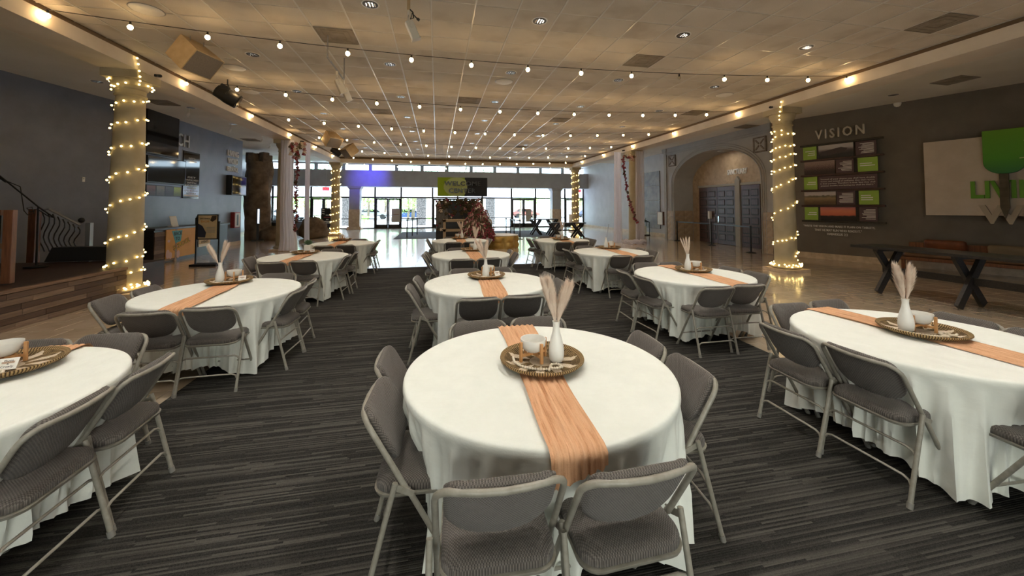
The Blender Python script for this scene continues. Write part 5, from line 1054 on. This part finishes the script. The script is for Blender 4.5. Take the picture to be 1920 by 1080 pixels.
# sofa bench against the right wall
pw = PR.loc(1830, 500)[0]; sb = thing('wooden_sofa', 'brown wooden sofa bench with cushions against the taupe wall', 'sofa', mw=Matrix.Translation(PR.p + PR.t * pw + PR.n * .42) @ Matrix.Rotation(math.atan2(PR.t.y, PR.t.x), 4, 'Z'))
wB = 2.5; MB().box(0, 0, .33, wB, .62, .08).build('seat_frame', m_brown, sb, bevel=.01)
for s in (-1, 1):
    for d in (-.25, .25): MB().box(s * (wB / 2 - .1), d, .15, .07, .07, .30).build('leg', m_brown, sb)
    MB().box(s * (wB / 2 - .04), 0, .52, .07, .6, .06).build('armrest', m_brown, sb)
k = MB(); pillow(k, rrect(wB / 2 - .1, .28, .06, 4), [(.02, .37), (0, .39), (0, .45), (.03, .48), (.1, .485)], lambda x, y, z: (x, y, z)); k.build('seat_cushion', mat('tan_leather', rough=.5, build=noisy((.10, .045, .018), (.17, .08, .032), 4)), sb, 60)
MB().box(0, .27, .60, wB - .2, .05, .28).build('back_slat', m_brown, sb, bevel=.01)
def cushion(dx, w_, h_, m_, lab):
    t = thing('throw_cushion', lab, 'cushion', mw=sb.matrix_world @ Matrix.Translation((dx, .12, .49 + h_ / 2)) @ Matrix.Rotation(math.radians(-72), 4, 'X')); k = MB(); pillow(k, rrect(w_ / 2, h_ / 2, .07, 4), [(.10, -.07), (.03, -.055), (0, 0), (.03, .055), (.10, .07)], lambda x, y, z: (x, y, z)); k.build('cover', m_, t, 70); MB().ball((0, 0, .068), .02, 6, 4).build('button', m_black, t)
cushion(-.45, .75, .36, mat('rust_leather', rough=.5, build=noisy((.13, .035, .012), (.22, .065, .022), 5)), 'rust brown leather cushion on the sofa bench'); cushion(.55, .62, .30, mat('khaki_linen', (.20, .15, .09), .9), 'khaki linen cushion on the sofa bench')
# ================================================================ lobby: arch wall details
PN = Plane((XD - .002, 14.0), (0, -1)); PA = Plane((XA - .002, 14.0), (0, -1))
t, w, h = onwall(PN, 'sanctuary_lettering', 'white SANCTUARY lettering above the panelled doors', 'sign', (1365, 316, 1402, 327)); text('SANCTUARY', w, h * .95, mat('bright_white_letter', (.88, .88, .88), .4), t, 0, 0, .001, .04, .012)
m_bronze = mat('bronze_plaque', (.16, .13, .10), .5, build=noisy((.12, .095, .07), (.22, .18, .14), 8))
for r_, l in (((1418, 261, 1434, 281), 'square carved plaque right of the arch'), ((1257, 294, 1265, 309), 'square carved plaque left of the arch')):
    t, w, h = onwall(PA, 'carved_plaque', l, 'plaque', r_); w = h = .52; panel(MB(), w, h, .03).build('backplate', m_wall_s, t)
    MB().box(0, h / 2, .03, w + .04, .05, .06).box(0, -h / 2, .03, w + .04, .05, .06).box(w / 2, 0, .03, .05, h, .06).box(-w / 2, 0, .03, .05, h, .06).build('frame', m_bronze, t)
    k = MB()
    for i in range(4): a = PI / 4 + i * PI / 2; k.bar((.05 * math.cos(a), .05 * math.sin(a), .04), (.26 * math.cos(a), .26 * math.sin(a), .04), .05, .03, (0, 0, 1))
    k.build('leaf_ornament', m_bronze, t)
def stanchion(x, y, label, h=1.0):
    t = thing('stanchion', label, 'stanchion', (x, y, 0), group='black retractable belt stanchions'); MB().lathe([(.17, 0), (.17, .012), (.06, .035), (.03, .05)], 20).build('base', m_black, t, True); MB().lathe([(.03, .04), (.03, h - .08)], 12).build('post', m_black, t, True); MB().lathe([(.036, h - .09), (.036, h)], 12).build('belt_head', m_black, t, True); return Vector((x, y, h - .05))
def belt(a, b, label):
    m_ = (a + b) / 2 - Vector((0, 0, .04)); t = tag(MB().bar(a, b, .006, .05).build('belt', m_black), label, 'belt', 'black stanchion belts')
s1 = stanchion(*at_z(1334, 460, 0)[:2], 'black stanchion between the belts before the sanctuary doors'); s2 = stanchion(*at_z(1408, 474, 0)[:2], 'black stanchion nearest the right column before the doors'); s3 = stanchion(*at_z(1270, 451.5, 0)[:2], 'black stanchion at the left jamb of the arch')
belt(s1 + Vector((0, -.15, 0)), s2, 'black belt across the panelled sanctuary doors'); belt(s3, s1 + Vector((0, .1, 0)), 'black belt across the arch stone dado')
p = at_z(1333, 457, 0); t = thing('sanitiser_stand', 'white hand sanitiser dispenser on a black pole in the arch', 'dispenser', (p[0] + .25, p[1] + .35, 0)); MB().lathe([(.14, 0), (.14, .02), (.02, .03)], 16).build('base', m_black, t); MB().tube([(0, 0, .02), (0, 0, 1.3)], .018, 8).build('pole', m_greymetal, t); MB().box(0, 0, 1.32, .13, .12, .36).build('dispenser', m_white, t, bevel=.01)
PB = Plane((12.45, 19.0), (0, -1)); t, w, h = onwall(PB, 'extinguisher_cabinet', 'white and dark wood cabinet on the lobby wall', 'cabinet', (1239, 397, 1248, 422)); panel(MB(), .55, h, .2).build('box', m_brown, t); MB().box(0, 0, .202, .44, h * .9, .006).build('door', m_white, t)
p = at_z(1213, 441, 0); t = thing('floor_lantern', 'black frame floor lantern with white candle by the lobby wall', 'lantern', (12.1, p[1] - .2, 0)); MB().box(0, 0, .03, .42, .42, .06).build('base', m_black, t)
for i in range(4): MB().box(.18 * (1 if i % 2 else -1), .18 * (1 if i > 1 else -1), .42, .03, .03, .75).build('post', m_black, t)
MB().raw([(-.22, -.22, .79), (.22, -.22, .79), (.22, .22, .79), (-.22, .22, .79), (0, 0, .95)], [(3, 2, 1, 0), (0, 1, 4), (1, 2, 4), (2, 3, 4), (3, 0, 4)]).build('roof', m_black, t); MB().tube([(-.05, 0, .94), (-.05, 0, 1.02), (.05, 0, 1.02), (.05, 0, .94)], .01, 5).build('handle', m_black, t); MB().lathe([(.09, .06), (.09, .55)], 16).build('candle', m_white, t, True)
# ================================================================ lobby: welcome sign, flower wall, floral tree
YW = 18.3; c = at_y(867.5, 350.5, YW); w = at_y(914, 350, YW)[0] - at_y(821, 350, YW)[0]; h = at_y(867, 333, YW)[2] - at_y(867, 368, YW)[2]
t = thing('welcome_sign', 'hanging lime and black WELCOME CENTER sign over the lobby', 'sign', mw=Matrix.Translation(c) @ Matrix.Rotation(PI / 2, 4, 'X')); panel(MB(), w, h, .04).build('board', m_black, t)
MB().box(-w * .23, 0, .041, w * .54, h, .004).build('lime_field', mat('sign_lime', (.20, .29, .012), .6, spec=.15), t)
pl = [(w * (-.12 + .26 * math.cos(a)) , h * (.0 + .50 * math.sin(a))) for a in [i * 2 * PI / 28 for i in range(28)]]; pl = [(min(x, w * .09 + .12 * abs(y)), y) for x, y in pl]; MB().prism(pl, .043, .047).build('leaf_shape', mat('sign_pale', (.32, .37, .15), .6, spec=.15), t); MB().prism([(w * .04, h * .5), (w * .10, 0), (w * .03, -h * .5), (w * .5, -h * .5), (w * .5, h * .5)][::1], .0472, .0476).build('black_field', mat('sign_charcoal', (.02, .021, .024), .6, spec=.15), t)
text('WELCOME', w * .74, h * .24, mat('sign_letter', (.006, .006, .006), .25), t, 0, h * .18, .048, .03, .03, spacing=1.1); text('CENTER', w * .54, h * .24, MATS['sign_letter'], t, -.02, -h * .20, .048, .03, .03, spacing=1.1)
for s in (-1, 1): MB().tube([(s * w * .4, h / 2, .02), (s * w * .4, HC - c[2], .02)], .004, 4).build('hanging_wire', m_greymetal, t)
YFW = 19.2; p = at_y(860, 400, YFW); t = thing('flower_wall', 'black arched backdrop covered with dark dried flowers', 'backdrop', (p[0], YFW, 0)); w = at_y(906, 400, YFW)[0] - at_y(822, 400, YFW)[0]; h = at_y(860, 376, YFW)[2]
k = MB(); R = Matrix.Rotation(PI / 2, 4, 'X'); k.prism([(-w / 2, 0), (w / 2, 0), (w / 2, h - .25)] + [(w / 2 - .25 + .25 * math.cos(a), h - .25 + .25 * math.sin(a)) for a in (.4, .8, 1.2, 1.57)] + [(-w / 2 + .25 - .25 * math.sin(a), h - .25 + .25 * math.cos(a)) for a in (0, .4, .8, 1.2)] + [(-w / 2, h - .25)], -.10, .10, R); k.build('panel', m_black, t); rg = random.Random(4)
for i in range(150):
    x, z = rg.uniform(-w / 2, w / 2), h - abs(rg.gauss(0, .28)) if i % 3 else rg.uniform(.5, h); place(fl_me['dddddrpw'[min(7, int(rg.random() ** 1.8 * 8))]], 'bloom', t, (x, -.14 - rg.uniform(0, .08), min(h + .05, z)), (rg.uniform(.8, 2), rg.uniform(0, 6), 0), rg.uniform(.9, 2.0))
for i in range(9): x = -w / 2 + .05 + .06 * i; MB().tube([(x, -.14, h - .4), (x + .02, -.16, h - .9), (x - .02, -.15, .5)], [.03, .05, .01], 5).build('hanging_moss', mat('grey_moss', (.16, .15, .14), .9), t, True)
p = at_y(858, 425, 17.9); t = thing('wooden_crate_console', 'weathered oak crate console before the flower wall', 'console', (p[0] - .05, 17.9, 0)); wc_ = at_y(884, 425, 17.9)[0] - at_y(834, 425, 17.9)[0]; hc_ = at_y(858, 411, 17.9)[2]
for s in (-1, 1): MB().box(s * (wc_ / 2 - .06), 0, hc_ / 2, .12, .5, hc_).build('side_panel', m_oak, t)
for z_ in (.06, hc_ * .55, hc_ - .06): MB().box(0, 0, z_, wc_, .5, .11 if z_ > .5 * hc_ else .09).build('shelf', m_oak, t)
MB().box(0, .22, hc_ / 2, wc_ - .2, .03, hc_ - .1).build('back_board', m_bwood, t)
YT = 15.6; p = at_y(895, 420, YT); t = thing('floral_tree', 'cone-shaped tree of burgundy and dusty dried flowers', 'floral tree', (p[0], YT, 0)); h = at_y(893, 379, YT)[2]; rb = (at_y(928, 420, YT)[0] - at_y(862, 420, YT)[0]) / 2
MB().lathe([(rb * .92, .35), (rb * .9, .7), (rb * .5, 1.35), (.08, h - .05)], 18).build('core', m_leaf_d, t, True); MB().lathe([(.25, 0), (.30, .36)], 16).build('pot', m_black, t); rg = random.Random(9)
for i in range(330):
    f = rg.random() ** 1.3; z = .35 + f * (h - .38); r = rb * (1 - f) ** .75 + .03; a = rg.uniform(PI * .9, PI * 2.1); cl_ = 'rrrrp' if z < .85 else 'rpdwdddr'; place(fl_me[rg.choice(cl_)], 'bloom', t, (r * math.cos(a), r * math.sin(a), z), (rg.uniform(0, 6), rg.uniform(0, 6), 0), rg.uniform(.8, 1.6))
for i in range(30):
    f = rg.random(); z = .6 + f * (h - .9); r = rb * (1 - (z - .35) / (h - .38)) ** .75 + .1; a = rg.uniform(PI, 2 * PI); d = Vector((math.cos(a), math.sin(a), -.6)); b0 = Vector((r * math.cos(a) * .9, r * math.sin(a) * .9, z)); MB().tube([b0, b0 + d * .12 + Vector((0, 0, .04)), b0 + d * .18 - Vector((0, 0, .12))], [.012, .02, .004], 4).build('catkin', rg.choice((m_flower_w, m_flower_p, m_leaf_d)), t, True)
# gold scalloped drum table
p = at_z(944, 466, 0); t = thing('gold_drum_table', 'gold scalloped drum table with pale top beyond the centre tables', 'table', (p[0], p[1] + .5, 0)); k = MB(); n = 72
m_gold = mat('gold_leaf', (.50, .33, .09), .42, metal=.55, build=noisy((.44, .28, .07), (.56, .39, .13), 5))
k.grid(lambda i, j: ((.66 + .05 * abs(math.sin(4 * 2 * PI * i / n / 1)) * math.sin(PI * ((j % 8) / 8)) + .045 * abs(math.sin(4 * 2 * PI * i / n))) * math.cos(2 * PI * i / n), (.66 + .045 * abs(math.sin(4 * 2 * PI * i / n)) + .05 * math.sin(PI * ((j % 8) / 8)) * abs(math.sin(4 * 2 * PI * i / n))) * math.sin(2 * PI * i / n), .50 * j / 16), n, 17, wrap=True); k.build('scalloped_drum', m_gold, t, 40); MB().lathe([(.66, .50), (.70, .51), (.70, .535), (.66, .54)], 40).build('top', m_white, t, True)
# stanchions by the mat
st_ = []
for i, (u, v, l) in enumerate(((763, 446.5, 'first stanchion left of the flower wall'), (773, 443.5, 'second stanchion left of the flower wall'), (782, 441, 'third stanchion left of the flower wall'), (949, 441, 'first stanchion right of the floral tree'), (957, 443, 'second stanchion right of the floral tree'), (964, 446, 'third stanchion right of the floral tree'), (975, 448.5, 'fourth stanchion right of the floral tree'))): q = at_z(u, v, 0); st_.append(stanchion(q[0], q[1], 'black belt post, ' + l, 1.02))
belt(st_[0], st_[2], 'black belt between the left lobby stanchions'); belt(st_[5], st_[6], 'black belt between the right lobby stanchions'); belt(st_[4], st_[5], 'black belt from second to third right lobby stanchion')
def highboy(x, y, ln, h, lab, rz=0):
    t = thing('crossleg_table', lab, 'table', (x, y, 0), rz, 'black cross-leg lobby tables'); MB().box(0, 0, h - .025, ln, .75, .05).build('tabletop', m_bwood, t, bevel=.004)
    for sx in (-.32, .32):
        for s in (-1, 1): MB().bar((sx * ln - s * .30, s * .03 - .18, .02), (sx * ln + s * .30, s * .03 - .18, h - .05), .10, .06, (0, 1, 0)).build('leg', m_bwood, t)
        for s in (-1, 1): MB().bar((sx * ln - s * .30, s * .03 + .2, .02), (sx * ln + s * .30, s * .03 + .2, h - .05), .10, .06, (0, 1, 0)).build('leg', m_bwood, t)
    MB().box(0, 0, h * .5, ln * .7, .05, .08).build('stretcher', m_bwood, t)
q = at_z(1020, 440.5, 0); highboy(q[0], q[1], 1.6, .97, 'black cross-leg table farther in the lobby, left of the pier'); q = at_z(1062, 446, 0); highboy(q[0], q[1], 2.0, .84, 'black cross-leg table nearer in the lobby, with a white vase')
tag(MB().lathe([(.10, 0), (.10, .42), (.09, .43)], 16).build('cylinder_vase', m_ceramic, None, True, loc=(q[0] + .25, q[1], .8405)), 'white cylinder vase on the nearer lobby table', 'vase')
# poster board, exit signs, notices
YP = 29.6; p = at_y(614, 410, YP); t = thing('notice_board', 'black floor notice board with white and red lettering', 'sign', (p[0], YP, 0)); w = at_y(626, 400, YP)[0] - at_y(602, 400, YP)[0]; zt_ = at_y(614, 390, YP)[2]; MB().box(0, 0, zt_ / 2 + .04, w, .08, zt_ - .08).build('board', m_black, t)
for s in (-1, 1): MB().box(s * w * .35, 0, .02, .10, .5, .04).build('foot', m_black, t)
for i, (z_, ww, m_) in enumerate(((.68, .25, m_textw), (.58, .55, mat('red_print', (.45, .05, .08), .5)), (.48, .2, m_textw), (.40, .5, m_textw), (.33, .55, m_textw))): MB().box(0, -.042, zt_ * z_, w * ww, .006, .06).build('lettering_line', m_, t)
for sx in (-1, 1):
    for z_ in (.93, .84, .74, .18): MB().bar((sx * w * .42, -.044, zt_ * z_ + .04), (sx * w * .22, -.044, zt_ * z_ - .02), .05, .006, (0, 1, 0)).build('ray_stripe', m_textw, t)
m_exit = mat('exit_red', (.6, .03, .06), .4, emit=(1., .06, .12), es=1.6)
for u, v, l in ((611, 354, 'red EXIT sign hanging before the left doors'), (1084, 358, 'red EXIT sign beside the far right column')):
    q = at_y(u, v, 27.2); t = thing('exit_sign', l, 'sign', mw=Matrix.Translation(q) @ Matrix.Rotation(PI / 2, 4, 'X'), group='red exit signs'); MB().box(0, 0, 0, .42, .22, .04).build('housing', m_exit, t, bevel=.006); text('EXIT', .30, .13, m_textw, t, 0, 0, .021, .003, .02); MB().tube([(0, .11, 0), (0, ZE - q[2], 0)], .012, 6).build('stem', m_greymetal, t)
for u0, u1, v0, v1, l in ((734, 751, 391, 417, 'tan paper notice on the left entrance door'), (986, 996, 392, 416, 'grey paper notice on the right entrance door')):
    a, b = at_y(u0, v1, YG - .06), at_y(u1, v0, YG - .06); t = thing('door_notice', l, 'notice', ((a[0] + b[0]) / 2, YG - .055, (a[2] + b[2]) / 2)); MB().box(0, 0, 0, b[0] - a[0], .01, b[2] - a[2]).build('sheet', mat('tan_paper', (.36, .31, .25), .8), t); MB().box(0, -.006, .05, (b[0] - a[0]) * .6, .004, .05).build('print_line', m_brown, t)
# blue wash light on the far band
bl = bpy.data.lights.new('blue_wash', 'SPOT'); bl.energy = 600; bl.color = (.10, .08, 1.0); bl.spot_size = math.radians(75); bl.spot_blend = .9; bl.shadow_soft_size = .05
q = at_y(693, 337, YG - 1.1); t = thing('uplight', 'small black wash light fixed under the entrance soffit', 'light', (q[0] + .2, YG - 3.6, ZE - .12)); MB().lathe([(.07, -.08), (.08, .06), (.05, .10)], 14).build('housing', m_black, t, True); MB().tube([(0, 0, .09), (0, 0, .12)], .02, 6).build('stem', m_black, t)
bo = bpy.data.objects.new('blue_wash', bl); COL.objects.link(bo); bo.parent = t; d = Vector((q[0], YG - 1.1, 3.95)) - Vector((q[0] + .2, YG - 3.6, ZE - .12)); bo.rotation_euler = d.to_track_quat('-Z', 'Y').to_euler(); bo.location = d.normalized() * .12
# ================================================================ rock tower, boulders, kiosk on the far left
def rock(k, c, s, seed, n=14, m=9):
    rr = random.Random(seed); ph = [rr.uniform(0, 6) for _ in range(6)]
    def fn(i, j):
        a = 2 * PI * i / n; e = PI * j / (m - 1); q = 1 + .14 * math.sin(2 * a + ph[0] + e) + .10 * math.sin(5 * a + ph[1]) * math.sin(3 * e + ph[2]) + .06 * math.sin(7 * e + ph[3] + 3 * a); x, y, z = math.sin(e) * math.cos(a), math.sin(e) * math.sin(a), -math.cos(e); return (c[0] + s[0] * q * x, c[1] + s[1] * q * y, max(0.0, c[2] + s[2] * q * z))
    return k.grid(fn, n, m, wrap=True)
p = at_z(478, 450, 0); t = thing('rock_tower', 'tall faux rock tower with broken battlement top', 'rock tower', (p[0] - .1, p[1] + .5, 0)); rr = random.Random(3); k = MB(); n = 20; prof = []
k.grid(lambda i, j: ((.58 + .06 * math.sin(3 * i * 2 * PI / n + j * .5) + .05 * math.sin(7 * i * 2 * PI / n + j)) * math.cos(2 * PI * i / n) * (1 + .02 * j / 10), (.54 + .06 * math.sin(4 * i * 2 * PI / n - j * .4)) * math.sin(2 * PI * i / n), 4.05 * j / 14), n, 15, wrap=True); k.raw([(0, 0, 4.05)], []); k.build('rock_shaft', m_rock, t, 60)
for i in range(5): a = PI + i * 2 * PI / 5; MB().box(.40 * math.cos(a), .37 * math.sin(a), 4.28 - .05 * (i % 2), .38, .34, .55 - .1 * (i % 2), a).build('battlement', m_rock, t, bevel=.05)
MB().lathe([(.52, 3.9), (.52, 4.06)], 16).build('top_slab', m_rock, t)
for i, (u, v, s, l) in enumerate(((505, 451, (.55, .45, .38), 'brown boulder at the foot of the rock tower'), (525, 450, (.5, .45, .34), 'flat brown boulder beside the tower boulder'), (583, 448, (.62, .5, .62), 'large rounded boulder right of the left drape'), (597, 445, (.45, .4, .42), 'smaller boulder farthest right by the notice board'))): q = at_z(u, v, 0); k = MB(); rock(k, (0, 0, s[2] * .75), s, i); tag(k.build('boulder', m_rock, None, 60, loc=(q[0], q[1] + .4, 0)), l, 'boulder', 'boulders by the rock tower')
q = at_z(512, 440, 0); t = thing('pond_surround', 'low dark raised pond surround behind the boulders', 'planter', (q[0], q[1] + 1.5, 0)); MB().lathe([(1.5, 0), (1.5, .75), (1.35, .80), (1.3, .74), (1.28, .3)], 28).build('rim', m_black, t, 50); MB().lathe([(.01, .60), (1.3, .60)], 28, cap=False).build('water', m_gloss, t); 
for i in range(3): MB().tube([(.2 * i, -.6, .6), (.2 * i + .05, -.6, 1.5)], .03, 6).build('spout_post', m_black, t)
q = at_z(481, 452, 0); t = thing('kiosk', 'slim black kiosk with a lit white screen edge', 'kiosk', (q[0], q[1] + .1, 0), .3); MB().box(0, 0, .02, .5, .4, .04).build('base', m_black, t); MB().box(0, 0, .45, .10, .10, .86).build('stem', m_black, t); MB().box(0, 0, 1.22, .16, .09, .80).build('screen_case', m_black, t); MB().box(.02, -.047, 1.22, .08, .006, .74).build('screen', mat('lit_screen', (.8, .85, .9), .3, emit=(.8, .88, 1.), es=1.2), t)
# ================================================================ outdoors
gr = struct(MB().box(2, YG + 30.2, -.06, 130, 60, .1).build('ground_concrete', m_concrete)); MB().box(2, YG + 27, -.005, 130, 14, .02).build('driveway', m_asphalt, gr)
cn = thing('colonnade', 'row of dark stone pillars carrying a white lintel outside the glazing', 'colonnade', (0, 0, 0)); MB().box(0, YG + 5.3, 3.12, 40, .5, .22).build('lintel', m_white, cn)
for u in (498, 652, 790, 919, 1150): x = at_y(u, 400, YG + 5.3)[0]; MB().box(x, YG + 5.3, 1.5, .85, .6, 3.0).build('pillar', mat('dark_fieldstone', rough=.9, build=noisy((.035, .032, .03), (.16, .14, .13), 9)), cn)
leafm = {}
def crown_mesh(seed, r, n, m_):
    rr = random.Random(seed); k = MB(); lob = [(Vector((rr.gauss(0, .45), rr.gauss(0, .45), rr.gauss(0, .3))) * r, r * rr.uniform(.45, .7)) for _ in range(7)]
    for i in range(n):
        c, q = rr.choice(lob); d = Vector((rr.gauss(0, 1), rr.gauss(0, 1), rr.gauss(0, 1))).normalized(); p = c + d * q * rr.random() ** .3; s = rr.uniform(.06, .14) * r * .55; a = Vector((rr.gauss(0, 1), rr.gauss(0, 1), rr.gauss(0, 1))).normalized(); b = d.cross(a).normalized() * s; e = a * s; k.raw([p - e, p + b * .6, p + e, p - b * .6], [(0, 1, 2, 3)])
    return k.mesh('foliage', m_)
CR = [crown_mesh(5, 1.0, 1500, m_tree), crown_mesh(6, 1.0, 1500, m_tree)]
tl = 0; trees = [(455, 14, 2.6, 3.6), (545, 12, 2.2, 3.0), (578, 15, 2.4, 3.4), (690, 20, 2.6, 3.6), (722, 26, 2.6, 4.2), (765, 17, 1.9, 2.8), (975, 13, 1.9, 3.4), (1000, 22, 2.4, 4.0), (1048, 15, 1.9, 3.0), (1095, 14, 2.0, 3.0), (1140, 12, 2.1, 2.8), (1185, 16, 2.6, 3.4)]
wh = ['behind the rock tower', 'left of the draped column', 'right of the draped column', 'beside the lavender pier', 'over the left double doors', 'beside the parked blue car', 'behind the right double doors', 'left of the taupe pier', 'right of the taupe pier', 'behind the far right column', 'right of the far right column', 'behind the right drapes', 'far beyond the flower wall', 'far beyond the floral tree', 'far beyond the notice board']
for (u, dy, r, hz_), l in zip(trees, wh):
    x = at_y(u, 395, YG + dy)[0]; t = thing('tree', 'sunlit green tree outside, ' + l, 'tree', (x, YG + dy, 0), group='trees outside the glazing'); place(CR[tl % 2], 'crown', t, (0, 0, hz_ - .3), (0, 0, tl * 1.3), (r, r, r * .8)); MB().tube([(0, 0, 0), (.1, 0, hz_ * .5), (0, .05, hz_)], [.16, .13, .07], 8).build('trunk', m_bark, t, True); tl += 1
for u, dy, r, l in ((683, 9, .55, 'round clipped shrub outside left of the double doors'), (1128, 10, .75, 'round clipped shrub outside right of the far column'), (1142, 13, .9, 'wide clipped shrub outside behind the right drape'), (805, 11, .5, 'small clipped shrub outside the dark stone pillar'), (596, 10, .6, 'clipped shrub outside beside the boulders')):
    x = at_y(u, 395, YG + dy)[0]; t = thing('shrub', l, 'shrub', (x, YG + dy, 0), group='clipped shrubs outside'); place(CR[0], 'foliage', t, (0, 0, r * .75), (0, 0, r * 9), (r, r, r * .8)); MB().tube([(0, 0, 0), (0, 0, r)], .05, 6).build('stem', m_bark, t)
m_palm = mat('pale_palm_frond', (.5, .58, .46), .8, build=noisy((.42, .52, .40), (.62, .70, .58), 2))
def palm(u, dy, hz_, l):
    x = at_y(u, 320, YG + dy)[0]; t = thing('palm_tree', l, 'palm tree', (x, YG + dy, 0), group='palm trees outside'); MB().tube([(0, 0, 0), (.15, 0, hz_ * .5), (0, 0, hz_)], [.22, .18, .15], 8).build('trunk', m_bark, t, True)
    for i in range(14):
        a = i * 2 * PI / 14; k = MB(); pts = [Vector((math.cos(a) * q, math.sin(a) * q, hz_ + .7 * math.sin(q * 1.1) - .16 * q * q)) for q in (0, .6, 1.2, 1.8, 2.4)]; sd = Vector((-math.sin(a), math.cos(a), 0))
        for c_, d_ in zip(pts, pts[1:]):
            for s in (-1, 1): k.raw([c_, d_, d_ + sd * s * .35 - Vector((0, 0, .2)), c_ + sd * s * .38 - Vector((0, 0, .2))], [(0, 1, 2, 3)])
        k.build('frond', m_palm, t)
for u, dy, hz_, l in ((835, 16, 6.3, 'palm tree above the clerestory, left of the welcome sign'), (872, 20, 7.0, 'palm tree above the clerestory, over the welcome sign'), (903, 17, 6.4, 'palm tree above the clerestory, right of the welcome sign'), (775, 18, 6.4, 'palm tree above the clerestory, far left of the sign'), (610, 19, 6.8, 'palm tree above the clerestory by the far left column')): palm(u, dy, hz_, l)
def car(u, dy, col, l, rz=0.):
    x = at_y(u, 405, YG + dy)[0]; t = thing('car', l, 'car', (x, YG + dy, .0), rz, 'parked cars outside'); m_ = mat('car_' + l.split()[0], col, .25, coat=.6); k = MB()
    pr = [(-2.1, .35), (2.1, .35), (2.15, .62), (2.0, .80), (1.2, .92), (.6, 1.38), (-1.2, 1.42), (-1.9, .95), (-2.15, .80)]
    k.prism(pr, -.85, .85, Matrix.Rotation(PI / 2, 4, 'X')); k.build('body', m_, t, bevel=.05); k = MB(); k.prism([(1.0, .96), (.55, 1.32), (-1.1, 1.35), (-1.6, .98)], -.87, .87, Matrix.Rotation(PI / 2, 4, 'X')); k.build('windows', m_gloss, t)
    for sx in (-1.3, 1.3):
        for sy in (-.8, .8): k = MB().lathe([(.33, -.1), (.34, 0), (.33, .1)], 18); M = Matrix.Translation((sx, sy, .335)) @ Matrix.Rotation(PI / 2, 4, 'X'); k.v = [tuple(M @ Vector(q_)) for q_ in k.v]; k.build('wheel', m_black, t, True)
car(768, 20, (.05, .10, .26), 'blue car parked outside left of the stone pillar'); car(700, 24, (.30, .31, .33), 'silver car parked outside beyond the double doors'); car(1105, 24, (.04, .05, .10), 'navy car parked outside beyond the right doors'); car(540, 22, (.55, .55, .56), 'white car parked outside beyond the left drape'); car(985, 26, (.36, .10, .08), 'red car parked outside beyond the right double doors')
for x0, w_, h_, l in ((-24, 26, 7, 'pale stucco building across the car park, left'), (10, 30, 6.4, 'pale stucco building across the car park, right')):
    t = thing('far_building', l, 'building', (x0, YG + 52, 0), group='buildings across the car park'); MB().box(w_ / 2, 0, h_ / 2, w_, 4, h_).build('wall', mat('pale_stucco', (.70, .66, .60), .9, build=noisy((.66, .62, .56), (.74, .70, .64), 1)), t); MB().box(w_ / 2, 0, h_ + .15, w_ + .6, 4.6, .3).build('roof', mat('roof_tan', (.45, .36, .28), .9), t)
    for i in range(int(w_ / 3)):
        for z_ in (1.6, 4.4): f_ = MB().box(1.5 + i * 3, -2.02, z_, 1.5, .06, 1.4).build('window', m_white, t); MB().box(1.5 + i * 3, -2.06, z_, 1.3, .03, 1.2).build('pane', mat('hazy_pane', (.35, .40, .45), .2), f_)
if not used[0]: pass
